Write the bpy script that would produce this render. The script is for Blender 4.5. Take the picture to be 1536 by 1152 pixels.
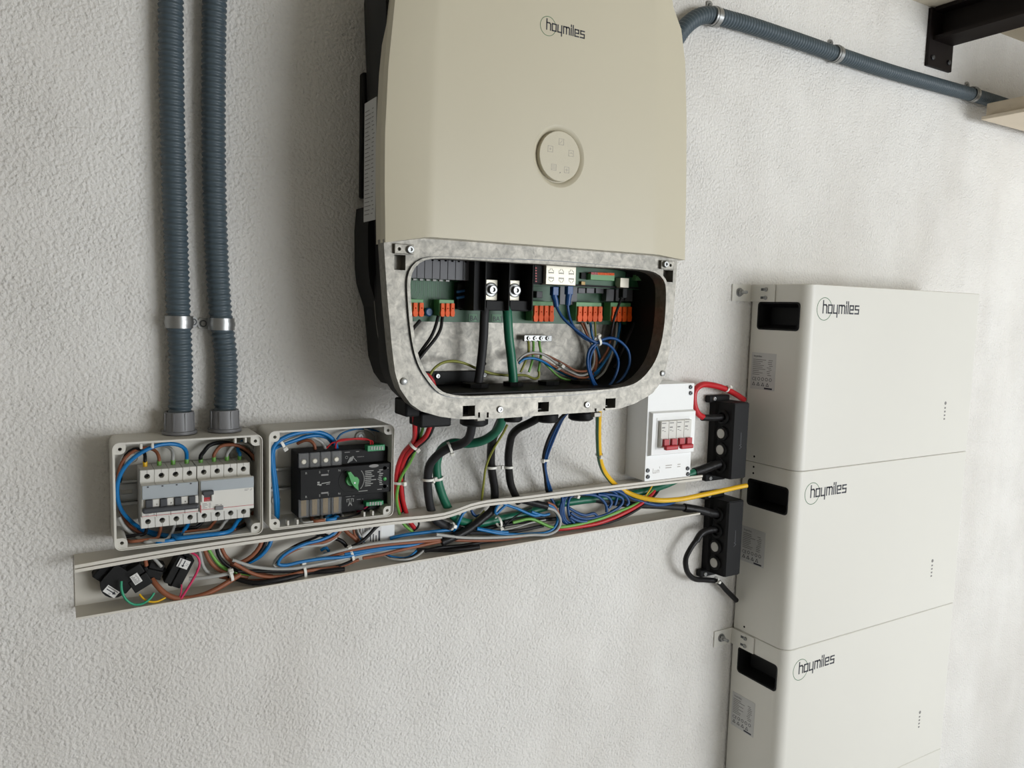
import bpy, bmesh, math, random
from mathutils import Vector, Matrix
random.seed(7)
for o in list(bpy.data.objects): bpy.data.objects.remove(o)
SC = bpy.context.scene
COL = SC.collection
# ------------------------------------------------------------------ camera
F = 1163.39                       # focal length in pixels of the 1536x1152 frame
YAW, PITCH, ROLL = math.radians(30.704), math.radians(-5.591), math.radians(1.588)
CAM = Vector((0, -1.2, 1.5))      # 1.2 m from the wall (wall face is y = 0), eye height 1.5 m
fwd = Vector((math.sin(YAW)*math.cos(PITCH), math.cos(YAW)*math.cos(PITCH), math.sin(PITCH)))
_r = Vector((math.cos(YAW), -math.sin(YAW), 0)); _u = _r.cross(fwd)
right = _r*math.cos(ROLL) + _u*math.sin(ROLL)
up = -_r*math.sin(ROLL) + _u*math.cos(ROLL)
cd = bpy.data.cameras.new('camera'); cam = bpy.data.objects.new('camera', cd); COL.objects.link(cam)
cd.sensor_fit = 'HORIZONTAL'; cd.sensor_width = 36; cd.lens = F*36/1536; cd.clip_start = .01
m3 = Matrix((right, up, -fwd)).transposed()
cam.matrix_world = Matrix.Translation(CAM) @ m3.to_4x4()
SC.camera = cam
# ------------------------------------------------------------------ light
SC.view_settings.view_transform = 'Standard'; SC.view_settings.look = 'None'
SC.view_settings.gamma = 1.0; SC.view_settings.use_curve_mapping = False
SC.view_settings.exposure = 0.07
wd = bpy.data.worlds.new('world'); SC.world = wd; wd.use_nodes = True
bg = wd.node_tree.nodes['Background']; bg.inputs[0].default_value = (.93, .97, 1.0, 1); bg.inputs[1].default_value = 0.6
def area(name, loc, target, sx, sy, power, color):
    l = bpy.data.lights.new(name, 'AREA'); l.shape = 'RECTANGLE'; l.size = sx; l.size_y = sy
    l.energy = power; l.color = color
    o = bpy.data.objects.new(name, l); COL.objects.link(o); o.location = loc
    o.rotation_euler = (Vector(target)-Vector(loc)).to_track_quat('-Z', 'Y').to_euler(); return o
# daylight through the open side of the porch, to the right behind the camera; it stands outside, beyond the edge of the ceiling
area('porch_opening_daylight_offscreen', (3.0, -4.2, 1.1), (.4, 0, 1.1), 2.4, 1.4, 112, (.935, .97, 1.0))
# the sun stands before the porch and reaches the floor under the edge of the ceiling, not the wall
sl = bpy.data.lights.new('sun_offscreen', 'SUN'); sl.energy = 2.4; sl.angle = .01; sl.color = (1.0, .98, .96)
so = bpy.data.objects.new('sun_offscreen', sl); COL.objects.link(so); so.location = (4, -5, 5)
so.rotation_euler = Vector((-.5*math.cos(math.radians(43)), .866*math.cos(math.radians(43)), -math.sin(math.radians(43)))).to_track_quat('-Z', 'Y').to_euler()

# ------------------------------------------------------------------ pixel helpers (a pixel gives a ray, the distance off the wall gives the point)
def ray(x, y): return right*((x-768)/F) - up*((y-576)/F) + fwd
def P(x, y, off=0.0):
    d = ray(x, y); return CAM + d*((1.2-off)/d.y)
def PX(x, y, X):                  # point on a plane x = X
    d = ray(x, y); return CAM + d*(X/d.x)
def pxsize(x, y, off): return ((1.2-off)/ray(x, y).y)/F
def zoomer(x0, y0, s): return lambda x, y: (x0+x/s, y0+y/s)
ZA = zoomer(150, 640, 5.76)       # breaker enclosure
ZB = zoomer(390, 620, 6.4)        # transfer switch enclosure
ZC = zoomer(100, 780, 5.12)       # trunking, left end
ZD = zoomer(380, 720, 5.12)       # trunking, under the switch
ZE = zoomer(580, 580, 4.8)        # cables under the inverter
ZF = zoomer(820, 560, 4.8)        # DC box
ZG = zoomer(580, 360, 4.8)        # inverter, left inside
ZH = zoomer(780, 360, 4.8)        # inverter, right inside
ZI = zoomer(680, 730, 8.533)      # trunking, middle
ZJ = zoomer(520, 770, 8.533)
ZK = zoomer(820, 720, 10.97)
ZL = zoomer(760, 480, 7.68)       # inverter, lower right inside
ZM = zoomer(1000, 560, 3.2)       # bus bar blocks
ZI2 = zoomer(600, 380, 9.6)
ZN = zoomer(740, 380, 9.6)
ZO = zoomer(860, 390, 9.6)
# ------------------------------------------------------------------ materials
def lin(c): return tuple(((v/255)/12.92 if v/255 <= .04045 else ((v/255+.055)/1.055)**2.4) for v in c)
MATS = {}
def mat(name, rgb, rough=.5, metal=0.0, var=.06, vscale=40, bump=0, bscale=300, alpha=1, trans=0, coat=0, spec=.5):
    if name in MATS: return MATS[name]
    m = bpy.data.materials.new(name); m.use_nodes = True; nt = m.node_tree; b = nt.nodes['Principled BSDF']
    c = lin(rgb); N = nt.nodes.new
    tc = N('ShaderNodeTexCoord'); no = N('ShaderNodeTexNoise'); no.inputs['Scale'].default_value = vscale; no.inputs['Detail'].default_value = 5
    nt.links.new(tc.outputs['Object'], no.inputs['Vector'])
    mx = N('ShaderNodeMix'); mx.data_type = 'RGBA'
    mx.inputs[6].default_value = (*[v*(1-var) for v in c], 1); mx.inputs[7].default_value = (*[min(1, v*(1+var)) for v in c], 1)
    nt.links.new(no.outputs['Fac'], mx.inputs[0]); nt.links.new(mx.outputs[2], b.inputs['Base Color'])
    b.inputs['Roughness'].default_value = rough; b.inputs['Metallic'].default_value = metal
    b.inputs['Specular IOR Level'].default_value = spec
    if coat: b.inputs['Coat Weight'].default_value = coat
    if trans: b.inputs['Transmission Weight'].default_value = trans
    if alpha < 1: b.inputs['Alpha'].default_value = alpha
    if bump:
        n2 = N('ShaderNodeTexNoise'); n2.inputs['Scale'].default_value = bscale; n2.inputs['Detail'].default_value = 3
        nt.links.new(tc.outputs['Object'], n2.inputs['Vector'])
        bu = N('ShaderNodeBump'); bu.inputs['Strength'].default_value = bump; bu.inputs['Distance'].default_value = .002
        nt.links.new(n2.outputs['Fac'], bu.inputs['Height']); nt.links.new(bu.outputs[0], b.inputs['Normal'])
    MATS[name] = m; return m
def plaster(name, rgb, strength):
    m = bpy.data.materials.new(name); m.use_nodes = True; nt = m.node_tree; b = nt.nodes['Principled BSDF']; N = nt.nodes.new; L = nt.links.new
    tc = N('ShaderNodeTexCoord')
    n1 = N('ShaderNodeTexNoise'); n1.inputs['Scale'].default_value = 190; n1.inputs['Detail'].default_value = 4; n1.inputs['Roughness'].default_value = .6
    v1 = N('ShaderNodeTexVoronoi'); v1.feature = 'SMOOTH_F1'; v1.inputs['Scale'].default_value = 230
    n3 = N('ShaderNodeTexNoise'); n3.inputs['Scale'].default_value = 9; n3.inputs['Detail'].default_value = 3
    for n in (n1, v1, n3): L(tc.outputs['Object'], n.inputs['Vector'])
    a = N('ShaderNodeMath'); a.operation = 'MULTIPLY'; L(v1.outputs['Distance'], a.inputs[0]); a.inputs[1].default_value = -.55
    s = N('ShaderNodeMath'); s.operation = 'ADD'; L(n1.outputs['Fac'], s.inputs[0]); L(a.outputs[0], s.inputs[1])
    # trowel marks: relief is stronger in some patches of the coat than in others
    r = N('ShaderNodeMapRange'); L(n3.outputs['Fac'], r.inputs[0]); r.inputs[1].default_value = .3; r.inputs[2].default_value = .65; r.inputs[3].default_value = .6; r.inputs[4].default_value = 1
    mu = N('ShaderNodeMath'); mu.operation = 'MULTIPLY'; L(s.outputs[0], mu.inputs[0]); L(r.outputs[0], mu.inputs[1])
    bu = N('ShaderNodeBump'); bu.inputs['Strength'].default_value = strength; bu.inputs['Distance'].default_value = .0058
    L(mu.outputs[0], bu.inputs['Height']); L(bu.outputs[0], b.inputs['Normal'])
    n2 = N('ShaderNodeTexNoise'); n2.inputs['Scale'].default_value = 2.3; n2.inputs['Detail'].default_value = 6
    mp = N('ShaderNodeMapping'); mp.inputs['Scale'].default_value = (1.6, 1, .55); L(tc.outputs['Object'], mp.inputs[0]); L(mp.outputs[0], n2.inputs['Vector'])
    c = lin(rgb); mx = N('ShaderNodeMix'); mx.data_type = 'RGBA'
    mx.inputs[6].default_value = (c[0]*.9, c[1]*.885, c[2]*.87, 1); mx.inputs[7].default_value = (*[min(1, v*1.04) for v in c], 1)
    rr = N('ShaderNodeMapRange'); L(n2.outputs['Fac'], rr.inputs[0]); rr.inputs[1].default_value = .35; rr.inputs[2].default_value = .62
    L(rr.outputs[0], mx.inputs[0]); L(mx.outputs[2], b.inputs['Base Color']); b.inputs['Roughness'].default_value = .9
    MATS[name] = m; return m
M_WALL = plaster('wall_plaster', (232, 230, 226), .8)
M_CEIL = plaster('ceiling_plaster', (216, 207, 187), .25)
M_FLOOR = mat('floor_concrete', (186, 187, 188), .85, var=.15, vscale=6, bump=.3, bscale=90)
M_WHITE = mat('shell_white', (231, 229, 221), .42, var=.012, vscale=8, bump=.05, bscale=900)
M_COVER = mat('cover_cream', (201, 194, 173), .4, var=.012, vscale=6, bump=.06, bscale=1100)
M_BOXGREY = mat('enclosure_grey', (206, 203, 194), .45, var=.03)
M_TRUNK = mat('trunking_pvc', (212, 207, 196), .5, var=.05, vscale=14)
M_BLACK = mat('black_plastic', (17, 17, 18), .55, var=.15, bump=.08, bscale=700, spec=.22)
M_BLACKM = mat('black_housing', (28, 28, 28), .6, var=.12, bump=.1, bscale=500, spec=.22)
M_VOID = mat('hole_black', (3, 3, 3), .9, var=.1, spec=0)
M_ALU = mat('cast_aluminium', (150, 147, 140), .48, .75, var=.1, vscale=26, bump=.15, bscale=140)
def mottle(m, dark, light, rough0, rough1):           # cloudy casting skin: tone and gloss vary together
    nt = m.node_tree; b = nt.nodes['Principled BSDF']; N = nt.nodes.new; L = nt.links.new
    tc = N('ShaderNodeTexCoord'); n = N('ShaderNodeTexNoise'); n.inputs['Scale'].default_value = 85; n.inputs['Detail'].default_value = 9; n.inputs['Roughness'].default_value = .68; n.inputs['Distortion'].default_value = .6
    L(tc.outputs['Object'], n.inputs['Vector']); r = N('ShaderNodeMapRange'); L(n.outputs['Fac'], r.inputs[0]); r.inputs[1].default_value = .34; r.inputs[2].default_value = .66
    mx = N('ShaderNodeMix'); mx.data_type = 'RGBA'; mx.inputs[6].default_value = (*lin(dark), 1); mx.inputs[7].default_value = (*lin(light), 1)
    L(r.outputs[0], mx.inputs[0]); L(mx.outputs[2], b.inputs['Base Color'])
    q = N('ShaderNodeMapRange'); L(n.outputs['Fac'], q.inputs[0]); q.inputs[3].default_value = rough1; q.inputs[4].default_value = rough0; L(q.outputs[0], b.inputs['Roughness'])
mottle(M_ALU, (120, 118, 112), (152, 148, 139), .4, .56)
M_ZINC = mat('zinc_steel', (160, 161, 160), .38, .85, var=.1, bump=.05)
M_DARKM = mat('dark_steel', (92, 94, 96), .4, .8)
M_NICK = mat('nickel_plate', (222, 216, 198), .4, .3)
M_PCB = mat('circuit_board_green', (34, 86, 52), .45, var=.22, vscale=55)
M_PCBL = mat('circuit_board_pale', (84, 132, 96), .5, var=.15, vscale=70)
M_TGREEN = mat('terminal_green', (104, 158, 104), .45)
M_TGREEN2 = mat('plug_green', (34, 138, 86), .4)
M_ORANGE = mat('lever_orange', (240, 92, 14), .45, spec=.25)
M_RELAY = mat('relay_grey', (98, 98, 101), .5)
M_CONDUIT = mat('conduit_slate', (74, 87, 95), .42, var=.05)
M_GLAND = mat('gland_grey', (120, 120, 122), .45)
M_BRK = mat('breaker_grey', (216, 214, 207), .42, var=.02)
M_BRKC = mat('breaker_cover', (168, 175, 180), .3, var=.03)
M_BRKD = mat('breaker_dark_grey', (60, 62, 66), .5)
M_DCW = mat('dc_white', (240, 241, 240), .38, var=.01)
M_DCS = mat('dc_grey', (190, 188, 182), .5, var=.02)
M_RED = mat('cable_red', (190, 30, 38), .4)
M_REDT = mat('toggle_red', (176, 22, 34), .38)
M_BLUE = mat('cable_blue', (6, 110, 172), .36)
M_PATCH = mat('patch_blue', (16, 70, 126), .38)
M_PATCHD = M_PATCH
M_BROWN = mat('cable_brown', (142, 86, 60), .42, spec=.35)
M_GREYC = mat('cable_grey', (168, 168, 164), .42)
M_BLK = mat('cable_black', (26, 25, 26), .4, spec=.22)
M_SHEATH = mat('cable_sheath', (46, 46, 48), .5, spec=.22)
M_SLEEVE = mat('shrink_sleeve', (28, 27, 28), .35, bump=.5, bscale=120, spec=.22)
M_GREENT = mat('cable_deep_green', (20, 104, 78), .4)
M_GREENL = mat('cable_green', (108, 168, 72), .4)
M_GREEND = mat('earth_green', (38, 100, 62), .4)
M_YEL = mat('cable_yellow', (236, 186, 24), .4)
M_YELD = mat('earth_olive', (136, 138, 54), .42)
M_PINK = mat('cable_pink', (204, 50, 96), .4)
M_TEAL = mat('cable_teal', (36, 150, 112), .4)
M_TIE = mat('nylon_tie', (232, 230, 222), .4)
M_LABEL = mat('paper_label', (226, 225, 222), .5)
M_LABELG = mat('silver_label', (196, 196, 194), .45)
M_INK = mat('ink_dark', (44, 46, 58), .5)
M_INKG = mat('ink_grey', (128, 126, 124), .5)
M_INKF = mat('ink_faint', (172, 166, 158), .5)
M_GREENINK = mat('ink_green', (72, 128, 88), .5)
M_INKW = mat('ink_white', (158, 158, 154), .5)
M_CLEAR = mat('clear_cover', (150, 150, 148), .12, alpha=.2)
M_BRASS = mat('copper_lug', (128, 106, 66), .4, .5)
M_KNOB = mat('knob_green', (46, 150, 66), .35)
M_BEAM = mat('beam_paint', (22, 15, 13), .6, var=.3, vscale=20, spec=.22)
M_SLAB = mat('slab_edge', (216, 202, 180), .85, var=.14, vscale=18, bump=.4, bscale=60)
M_SLABW = mat('slab_board', (222, 209, 188), .8, var=.06, vscale=12, bump=.2, bscale=80)
M_BATT = mat('battery_white', (219, 217, 209), .4, var=.015, vscale=5, bump=.05, bscale=900)
M_NAVY = mat('component_blue', (40, 92, 140), .4)
# ------------------------------------------------------------------ scene helpers
def origin_of(o):
    v = Vector((0, 0, 0))
    while o is not None: v += o.location; o = o.parent
    return v
def tag(o, label=None, cat=None, group=None, kind=None):
    if label: o['label'] = label
    if cat: o['category'] = cat
    if group: o['group'] = group
    if kind: o['kind'] = kind
    return o
def thing(name, label, cat, loc, group=None):
    o = bpy.data.objects.new(name, None); COL.objects.link(o); o.location = loc; o.empty_display_size = .02
    return tag(o, label, cat, group)
def obj(name, bm, m, parent=None, smooth=False, ang=40):
    """link a world-space bmesh as ONE mesh object; under PARENT its origin is the parent's, else its own lowest centre"""
    bmesh.ops.recalc_face_normals(bm, faces=bm.faces)
    if parent is None:
        xs = [v.co for v in bm.verts]
        c = Vector((sum(v.x for v in xs)/len(xs), sum(v.y for v in xs)/len(xs), min(v.z for v in xs)))
    else: c = origin_of(parent)
    for v in bm.verts: v.co -= c
    me = bpy.data.meshes.new(name); 
    if smooth:
        a = math.radians(ang)
        for f in bm.faces: f.smooth = True
        for e in bm.edges:
            if len(e.link_faces) == 2 and e.calc_face_angle(0) > a: e.smooth = False
    bm.to_mesh(me); bm.free()
    for x in (m if isinstance(m, (list, tuple)) else [m]): me.materials.append(x)
    o = bpy.data.objects.new(name, me); COL.objects.link(o)
    if parent is None: o.location = c
    else: o.parent = parent
    return o
def B(): return bmesh.new()
def box(bm, x0, x1, y0, y1, z0, z1, bev=0, seg=2, mi=0):
    x0, x1 = sorted((x0, x1)); y0, y1 = sorted((y0, y1)); z0, z1 = sorted((z0, z1))
    r = bmesh.ops.create_cube(bm, size=1)
    for v in r['verts']: v.co = Vector(((x0+x1)/2+v.co.x*(x1-x0), (y0+y1)/2+v.co.y*(y1-y0), (z0+z1)/2+v.co.z*(z1-z0)))
    fs = set(f for v in r['verts'] for f in v.link_faces)
    for f in fs: f.material_index = mi
    if bev:
        bev = min(bev, .45*min(x1-x0, y1-y0, z1-z0))
        es = list(set(e for v in r['verts'] for e in v.link_edges))
        bmesh.ops.bevel(bm, geom=es, offset=bev, segments=seg, profile=.5, affect='EDGES', material=mi)
    return bm
def pbox(bm, x0, y0, x1, y1, off, depth, bev=0, mi=0):
    """box parallel to the wall whose front face, OFF from the wall, spans these pixels"""
    xm, ym = (x0+x1)/2, (y0+y1)/2
    return box(bm, P(x0, ym, off).x, P(x1, ym, off).x, -off, -off+depth, P(xm, y0, off).z, P(xm, y1, off).z, bev, 2, mi)
def loft(bm, rings, cap0=True, cap1=True, mi=0):
    R = [[bm.verts.new(p) for p in r] for r in rings]; n = len(R[0])
    for a, b in zip(R, R[1:]):
        for i in range(n):
            f = bm.faces.new((a[i], a[(i+1) % n], b[(i+1) % n], b[i])); f.material_index = mi
    if cap0: bm.faces.new(R[0]).material_index = mi
    if cap1: bm.faces.new(R[-1]).material_index = mi
    return bm
def prism(bm, pts, off0, off1, mi=0):
    """outline in (x, z), extruded from OFF0 to OFF1 off the wall"""
    return loft(bm, [[Vector((x, -off0, z)) for x, z in pts], [Vector((x, -off1, z)) for x, z in pts]], mi=mi)
def ringprism(bm, outer, inner, off0, off1, mi=0):
    n = len(outer)
    V = lambda pts, o: [bm.verts.new((x, -o, z)) for x, z in pts]
    a, b, c, d = V(outer, off0), V(outer, off1), V(inner, off1), V(inner, off0)
    for s, t in ((a, b), (b, c), (c, d), (d, a)):
        for i in range(n):
            f = bm.faces.new((s[i], s[(i+1) % n], t[(i+1) % n], t[i])); f.material_index = mi
    return bm
def rrect(x0, x1, z0, z1, r, k=5):
    pts = []
    for cx, cz, a0 in ((x1-r, z1-r, 0), (x0+r, z1-r, 90), (x0+r, z0+r, 180), (x1-r, z0+r, 270)):
        for i in range(k+1):
            a = math.radians(a0+90*i/k); pts.append((cx+r*math.cos(a), cz+r*math.sin(a)))
    return pts
def frame_of(d):
    d = d.normalized(); a = Vector((0, 0, 1)) if abs(d.z) < .9 else Vector((1, 0, 0))
    u = a.cross(d).normalized(); return u, d.cross(u)
def cyl(bm, p, q, r, n=16, r2=None, mi=0, cap=True):
    p, q = Vector(p), Vector(q); u, v = frame_of(q-p); r2 = r if r2 is None else r2
    R = [[c+(u*math.cos(2*math.pi*i/n)+v*math.sin(2*math.pi*i/n))*rr for i in range(n)] for c, rr in ((p, r), (q, r2))]
    return loft(bm, R, cap, cap, mi)
def lathe(bm, p, axis, prof, n=20, mi=0):
    """prof: (distance along axis, radius) pairs"""
    p, axis = Vector(p), Vector(axis).normalized(); u, v = frame_of(axis)
    return loft(bm, [[p+axis*h+(u*math.cos(2*math.pi*i/n)+v*math.sin(2*math.pi*i/n))*r for i in range(n)] for h, r in prof], mi=mi)
def annulus(bm, c, axis, r0, r1, h, n=24, mi=0):
    c, axis = Vector(c), Vector(axis).normalized(); u, v = frame_of(axis)
    Rg = lambda r, k: [bm.verts.new(c+axis*k+(u*math.cos(2*math.pi*i/n)+v*math.sin(2*math.pi*i/n))*r) for i in range(n)]
    a, b, e, d = Rg(r1, 0), Rg(r1, h), Rg(r0, h), Rg(r0, 0)
    for s, t in ((a, b), (b, e), (e, d), (d, a)):
        for i in range(n): bm.faces.new((s[i], s[(i+1) % n], t[(i+1) % n], t[i])).material_index = mi
    return bm
def smooth_path(pts, step=.006):
    pts = [Vector(p) for p in pts]
    if len(pts) == 2: pts = [pts[0], (pts[0]+pts[1])/2, pts[1]]
    q = [2*pts[0]-pts[1]]+pts+[2*pts[-1]-pts[-2]]; out = []
    for i in range(1, len(q)-2):
        p0, p1, p2, p3 = q[i-1:i+3]; n = max(2, int((p2-p1).length/step))
        t0 = 0; t1 = max(1e-6, (p1-p0).length)**.5; t2 = t1+max(1e-6, (p2-p1).length)**.5; t3 = t2+max(1e-6, (p3-p2).length)**.5
        for k in range(n):
            t = t1+(t2-t1)*k/n
            A1 = p0*((t1-t)/(t1-t0))+p1*((t-t0)/(t1-t0)); A2 = p1*((t2-t)/(t2-t1))+p2*((t-t1)/(t2-t1)); A3 = p2*((t3-t)/(t3-t2))+p3*((t-t2)/(t3-t2))
            B1 = A1*((t2-t)/(t2-t0))+A2*((t-t0)/(t2-t0)); B2 = A2*((t3-t)/(t3-t1))+A3*((t-t1)/(t3-t1))
            out.append(B1*((t2-t)/(t2-t1))+B2*((t-t1)/(t2-t1)))
    out.append(pts[-1]); return out
def tube(bm, path, rad, n=8, mi=0, stripe=None, twist=0.0, cap=True):
    """swept round section; RAD a number or function of length; STRIPE (k0, k1, index) paints sides k0..k1"""
    T = [(path[min(i+1, len(path)-1)]-path[max(i-1, 0)]).normalized() for i in range(len(path))]
    u, v = frame_of(T[0]); rings = []; s = 0
    for i, p in enumerate(path):
        if i: s += (p-path[i-1]).length; u = (u-T[i]*u.dot(T[i])).normalized(); v = T[i].cross(u)
        r = rad(s) if callable(rad) else rad
        rings.append([bm.verts.new(p+(u*math.cos(2*math.pi*k/n)+v*math.sin(2*math.pi*k/n))*r) for k in range(n)])
    for j, (a, b) in enumerate(zip(rings, rings[1:])):
        for k in range(n):
            f = bm.faces.new((a[k], a[(k+1) % n], b[(k+1) % n], b[k])); kk = (k+int(twist*j)) % n
            f.material_index = stripe[2] if stripe and stripe[0] <= kk < stripe[1] else mi
    if cap: bm.faces.new(rings[0]); bm.faces.new(rings[-1])
    return bm
def cable(label, pts, wpx, m, name='cable', group=None, cat=None, n=8, stripe=None, twist=0.0, parent=None, step=.006):
    """pts: (x px, y px, off) triples, or Vectors; wpx is the width in pixels midway"""
    W = [p if isinstance(p, Vector) else P(*p) for p in pts]
    r = wpx/2*(W[len(W)//2]-CAM).dot(fwd)/F
    bm = tube(B(), smooth_path(W, step), r, n, stripe=stripe, twist=twist)
    o = obj(name, bm, m, parent, smooth=True, ang=60)
    if parent is None: tag(o, label, cat or ('cable' if name != 'wire' else 'wire'), group)
    return o
def raised(pts, floor_z, gap, most):
    """bring a wire forward off the wall until it clears the floor it would sink through; FLOOR_Z a function of x"""
    out = []
    for p in pts:
        if isinstance(p, Vector): out.append(p); continue
        x, y, o = p
        while o < most and P(x, y, o).z < floor_z(P(x, y, o).x)+gap: o += .001
        q = P(x, y, o); q.z = max(q.z, floor_z(q.x)+gap); out.append(q if q.z > P(x, y, o).z+1e-6 else (x, y, o))
    return out
def zp(zf, *pts):
    """(x, y, off) in a zoom's own pixels -> picture pixels"""
    return [(*zf(p[0], p[1]), p[2]) for p in pts]
def bool_cut(o, cutters):
    for bm in cutters:
        c = origin_of(o)
        for v in bm.verts: v.co -= c
        bmesh.ops.recalc_face_normals(bm, faces=bm.faces)
        me = bpy.data.meshes.new('cut'); bm.to_mesh(me); bm.free(); k = bpy.data.objects.new('cut', me); COL.objects.link(k)
        k.location = origin_of(o)
        md = o.modifiers.new('cut', 'BOOLEAN'); md.operation = 'DIFFERENCE'; md.solver = 'EXACT'; md.object = k
        bpy.context.view_layer.update()
        ev = o.evaluated_get(bpy.context.evaluated_depsgraph_get()); nm = bpy.data.meshes.new_from_object(ev)
        o.modifiers.clear(); old = o.data; nm.name = old.name; o.data = nm; bpy.data.meshes.remove(old); bpy.data.objects.remove(k); bpy.data.meshes.remove(me)
    return o
def hole(o, c, axis, r, depth, n=16):
    c, axis = Vector(c), Vector(axis).normalized(); return bool_cut(o, [cyl(B(), c-axis*depth, c+axis*.004, r, n)])
def copy_tree(o, delta=Vector((0, 0, 0)), parent=None):
    c = o.copy(); COL.objects.link(c); c.parent = parent
    if parent is None: c.location = o.location+delta
    for ch in list(o.children): copy_tree(ch, delta, c)
    return c
# ------------------------------------------------------------------ print: strokes and built-in font, as thin raised ink
GLYPH = {'h': (.78, [[(0, 1.5), (0, 0)], [(0, 1), (.52, 1), (.7, .82), (.7, 0)]]), 'o': (.8, [[(0, 0), (.7, 0), (.7, 1), (0, 1), (0, 0)]]),
 'y': (.82, [[(0, 1), (0, 0), (.7, 0)], [(.7, 1), (.7, -.48)]]), 'm': (1.2, [[(0, 0), (0, 1), (.42, 1), (.55, .86), (.55, 0)], [(.5, 1), (.96, 1), (1.1, .84), (1.1, 0)]]),
 'i': (.12, [[(0, 0), (0, 1)], [(0, 1.28), (0, 1.48)]]), 'l': (.12, [[(0, 0), (0, 1.48)]]), 'e': (.82, [[(.7, 0), (0, 0), (0, 1), (.7, 1), (.7, .48), (.24, .48)]]),
 's': (.8, [[(.74, 1), (.04, 1), (.04, .52), (.74, .52), (.74, 0), (0, 0)]])}
def stroke(bm, pts, w, toW, h, mi=0):
    for (ax, ay), (bx, by) in zip(pts, pts[1:]):
        d = Vector((bx-ax, by-ay)); L = d.length
        if L < 1e-9: continue
        d /= L; n = Vector((-d.y, d.x))*w/2; e = d*w/2
        q = [(ax-e.x+n.x, ay-e.y+n.y), (bx+e.x+n.x, by+e.y+n.y), (bx+e.x-n.x, by+e.y-n.y), (ax-e.x-n.x, ay-e.y-n.y)]
        loft(bm, [[toW(x, y, 0) for x, y in q], [toW(x, y, h) for x, y in q]], mi=mi)
def wordmark(parent, toW, width, ringmat=True):
    """toW(a, b, lift): metres along the line, above it, out of the surface -> world"""
    tot = sum(GLYPH[c][0]+.24 for c in 'hoymiles')-.24; s = width/tot; bm = B(); x = 0
    for c in 'hoymiles':
        adv, st = GLYPH[c]
        for pl in st: stroke(bm, [((x+a)*s, b*s) for a, b in pl], .19*s, toW, .0003)
        x += adv+.24
    o = obj('logo_lettering', bm, M_INK, parent)
    bm = B(); n = 40; cx, cy, R = .25*s, .48*s, 1.42*s
    arc = [(cx+R*math.cos(math.radians(20+i*320/n)), cy+R*math.sin(math.radians(20+i*320/n))) for i in range(n+1)]
    stroke(bm, arc, .07*s, toW, .00025)
    obj('logo_ring', bm, M_GREENINK, parent); return o
def text(parent, s, toW, size, m, name='lettering', h=.0003):
    cu = bpy.data.curves.new('t', 'FONT'); cu.body = s; cu.size = size; cu.resolution_u = 2
    t = bpy.data.objects.new('t', cu); COL.objects.link(t); bpy.context.view_layer.update()
    me = t.to_mesh(); bm = B(); bm.from_mesh(me); t.to_mesh_clear(); bpy.data.objects.remove(t); bpy.data.curves.remove(cu)
    for v in bm.verts: v.co = toW(v.co.x, v.co.y, h)
    return obj(name, bm, m, parent)
def on_front(x, z, off): return lambda a, b, l: Vector((x+a, -off-l, z+b))
def on_left(y, z, X): return lambda a, b, l: Vector((X-l, y-a, z+b))      # a side that faces -x, read from the back to the front
def lines_of_print(parent, toW, w, h, rows, m, name='printed_lines', seed=1, fill=.35):
    rnd = random.Random(seed); bm = B(); rh = h/rows
    for i in range(rows):
        y = h-(i+.5)*rh; x = 0
        for k in range(2):
            x = 0 if k == 0 else w*rnd.uniform(.68, .8); L = w*rnd.uniform(.25, .6) if k == 0 else w*rnd.uniform(.1, .2)
            stroke(bm, [(x, y), (min(w, x+L), y)], rh*fill, toW, .0002)
    return obj(name, bm, m, parent)
def screw(name, parent, c, axis, r, m=M_ZINC, slot=True, h=.003):
    c, axis = Vector(c), Vector(axis).normalized()
    bm = lathe(B(), c, axis, [(0, r), (h*.6, r), (h, r*.8), (h, r*.45), (h*.5, r*.4)] if slot else [(0, r), (h*.7, r), (h, r*.75)], 12)
    return obj(name, bm, m, parent, smooth=True, ang=35)
def cable_tie(label, c, d, r, head, group=None):
    """a nylon strap round a bundle at C running along D; HEAD: direction of its lock"""
    c, d, head = Vector(c), Vector(d).normalized(), Vector(head).normalized()
    t = thing('cable_tie', label, 'cable tie', c, group)
    bm = annulus(B(), c-d*.002, d, r, r+.0013, .004, 18); obj('strap', bm, M_TIE, t, smooth=True)
    head = (head-d*head.dot(d)).normalized(); s = d.cross(head); q = c+head*(r+.002)
    bm = B(); R = []
    for k in (0, .005): R.append([q+head*k+d*a*.0033+s*b*.003 for a, b in ((-1, -1), (1, -1), (1, 1), (-1, 1))])
    loft(bm, R); bmesh.ops.bevel(bm, geom=list(bm.edges), offset=.0006, segments=1, affect='EDGES')
    obj('lock_head', bm, M_TIE, t); return t
# ------------------------------------------------------------------ the place
CEIL = 1.5+.765
def struct(name, bm, m): return tag(obj(name, bm, m), kind='structure')
struct('wall_back', box(B(), -2.2, 4.6, 0, .2, 0, CEIL), M_WALL)
struct('wall_left', box(B(), -2.4, -2.2, -2.55, .2, 0, CEIL), M_WALL)
struct('added_shade_wall', box(B(), -2.4, .95, -2.75, -2.55, 0, CEIL), M_WALL)  # unseen wall, added to block sky light coming from the left front
struct('floor', box(B(), -2.4, 6.5, -7, .2, -.12, 0), M_FLOOR)
struct('ceiling', box(B(), -2.4, 4.6, -2.55, .2, CEIL, CEIL+.15), M_CEIL)
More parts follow.
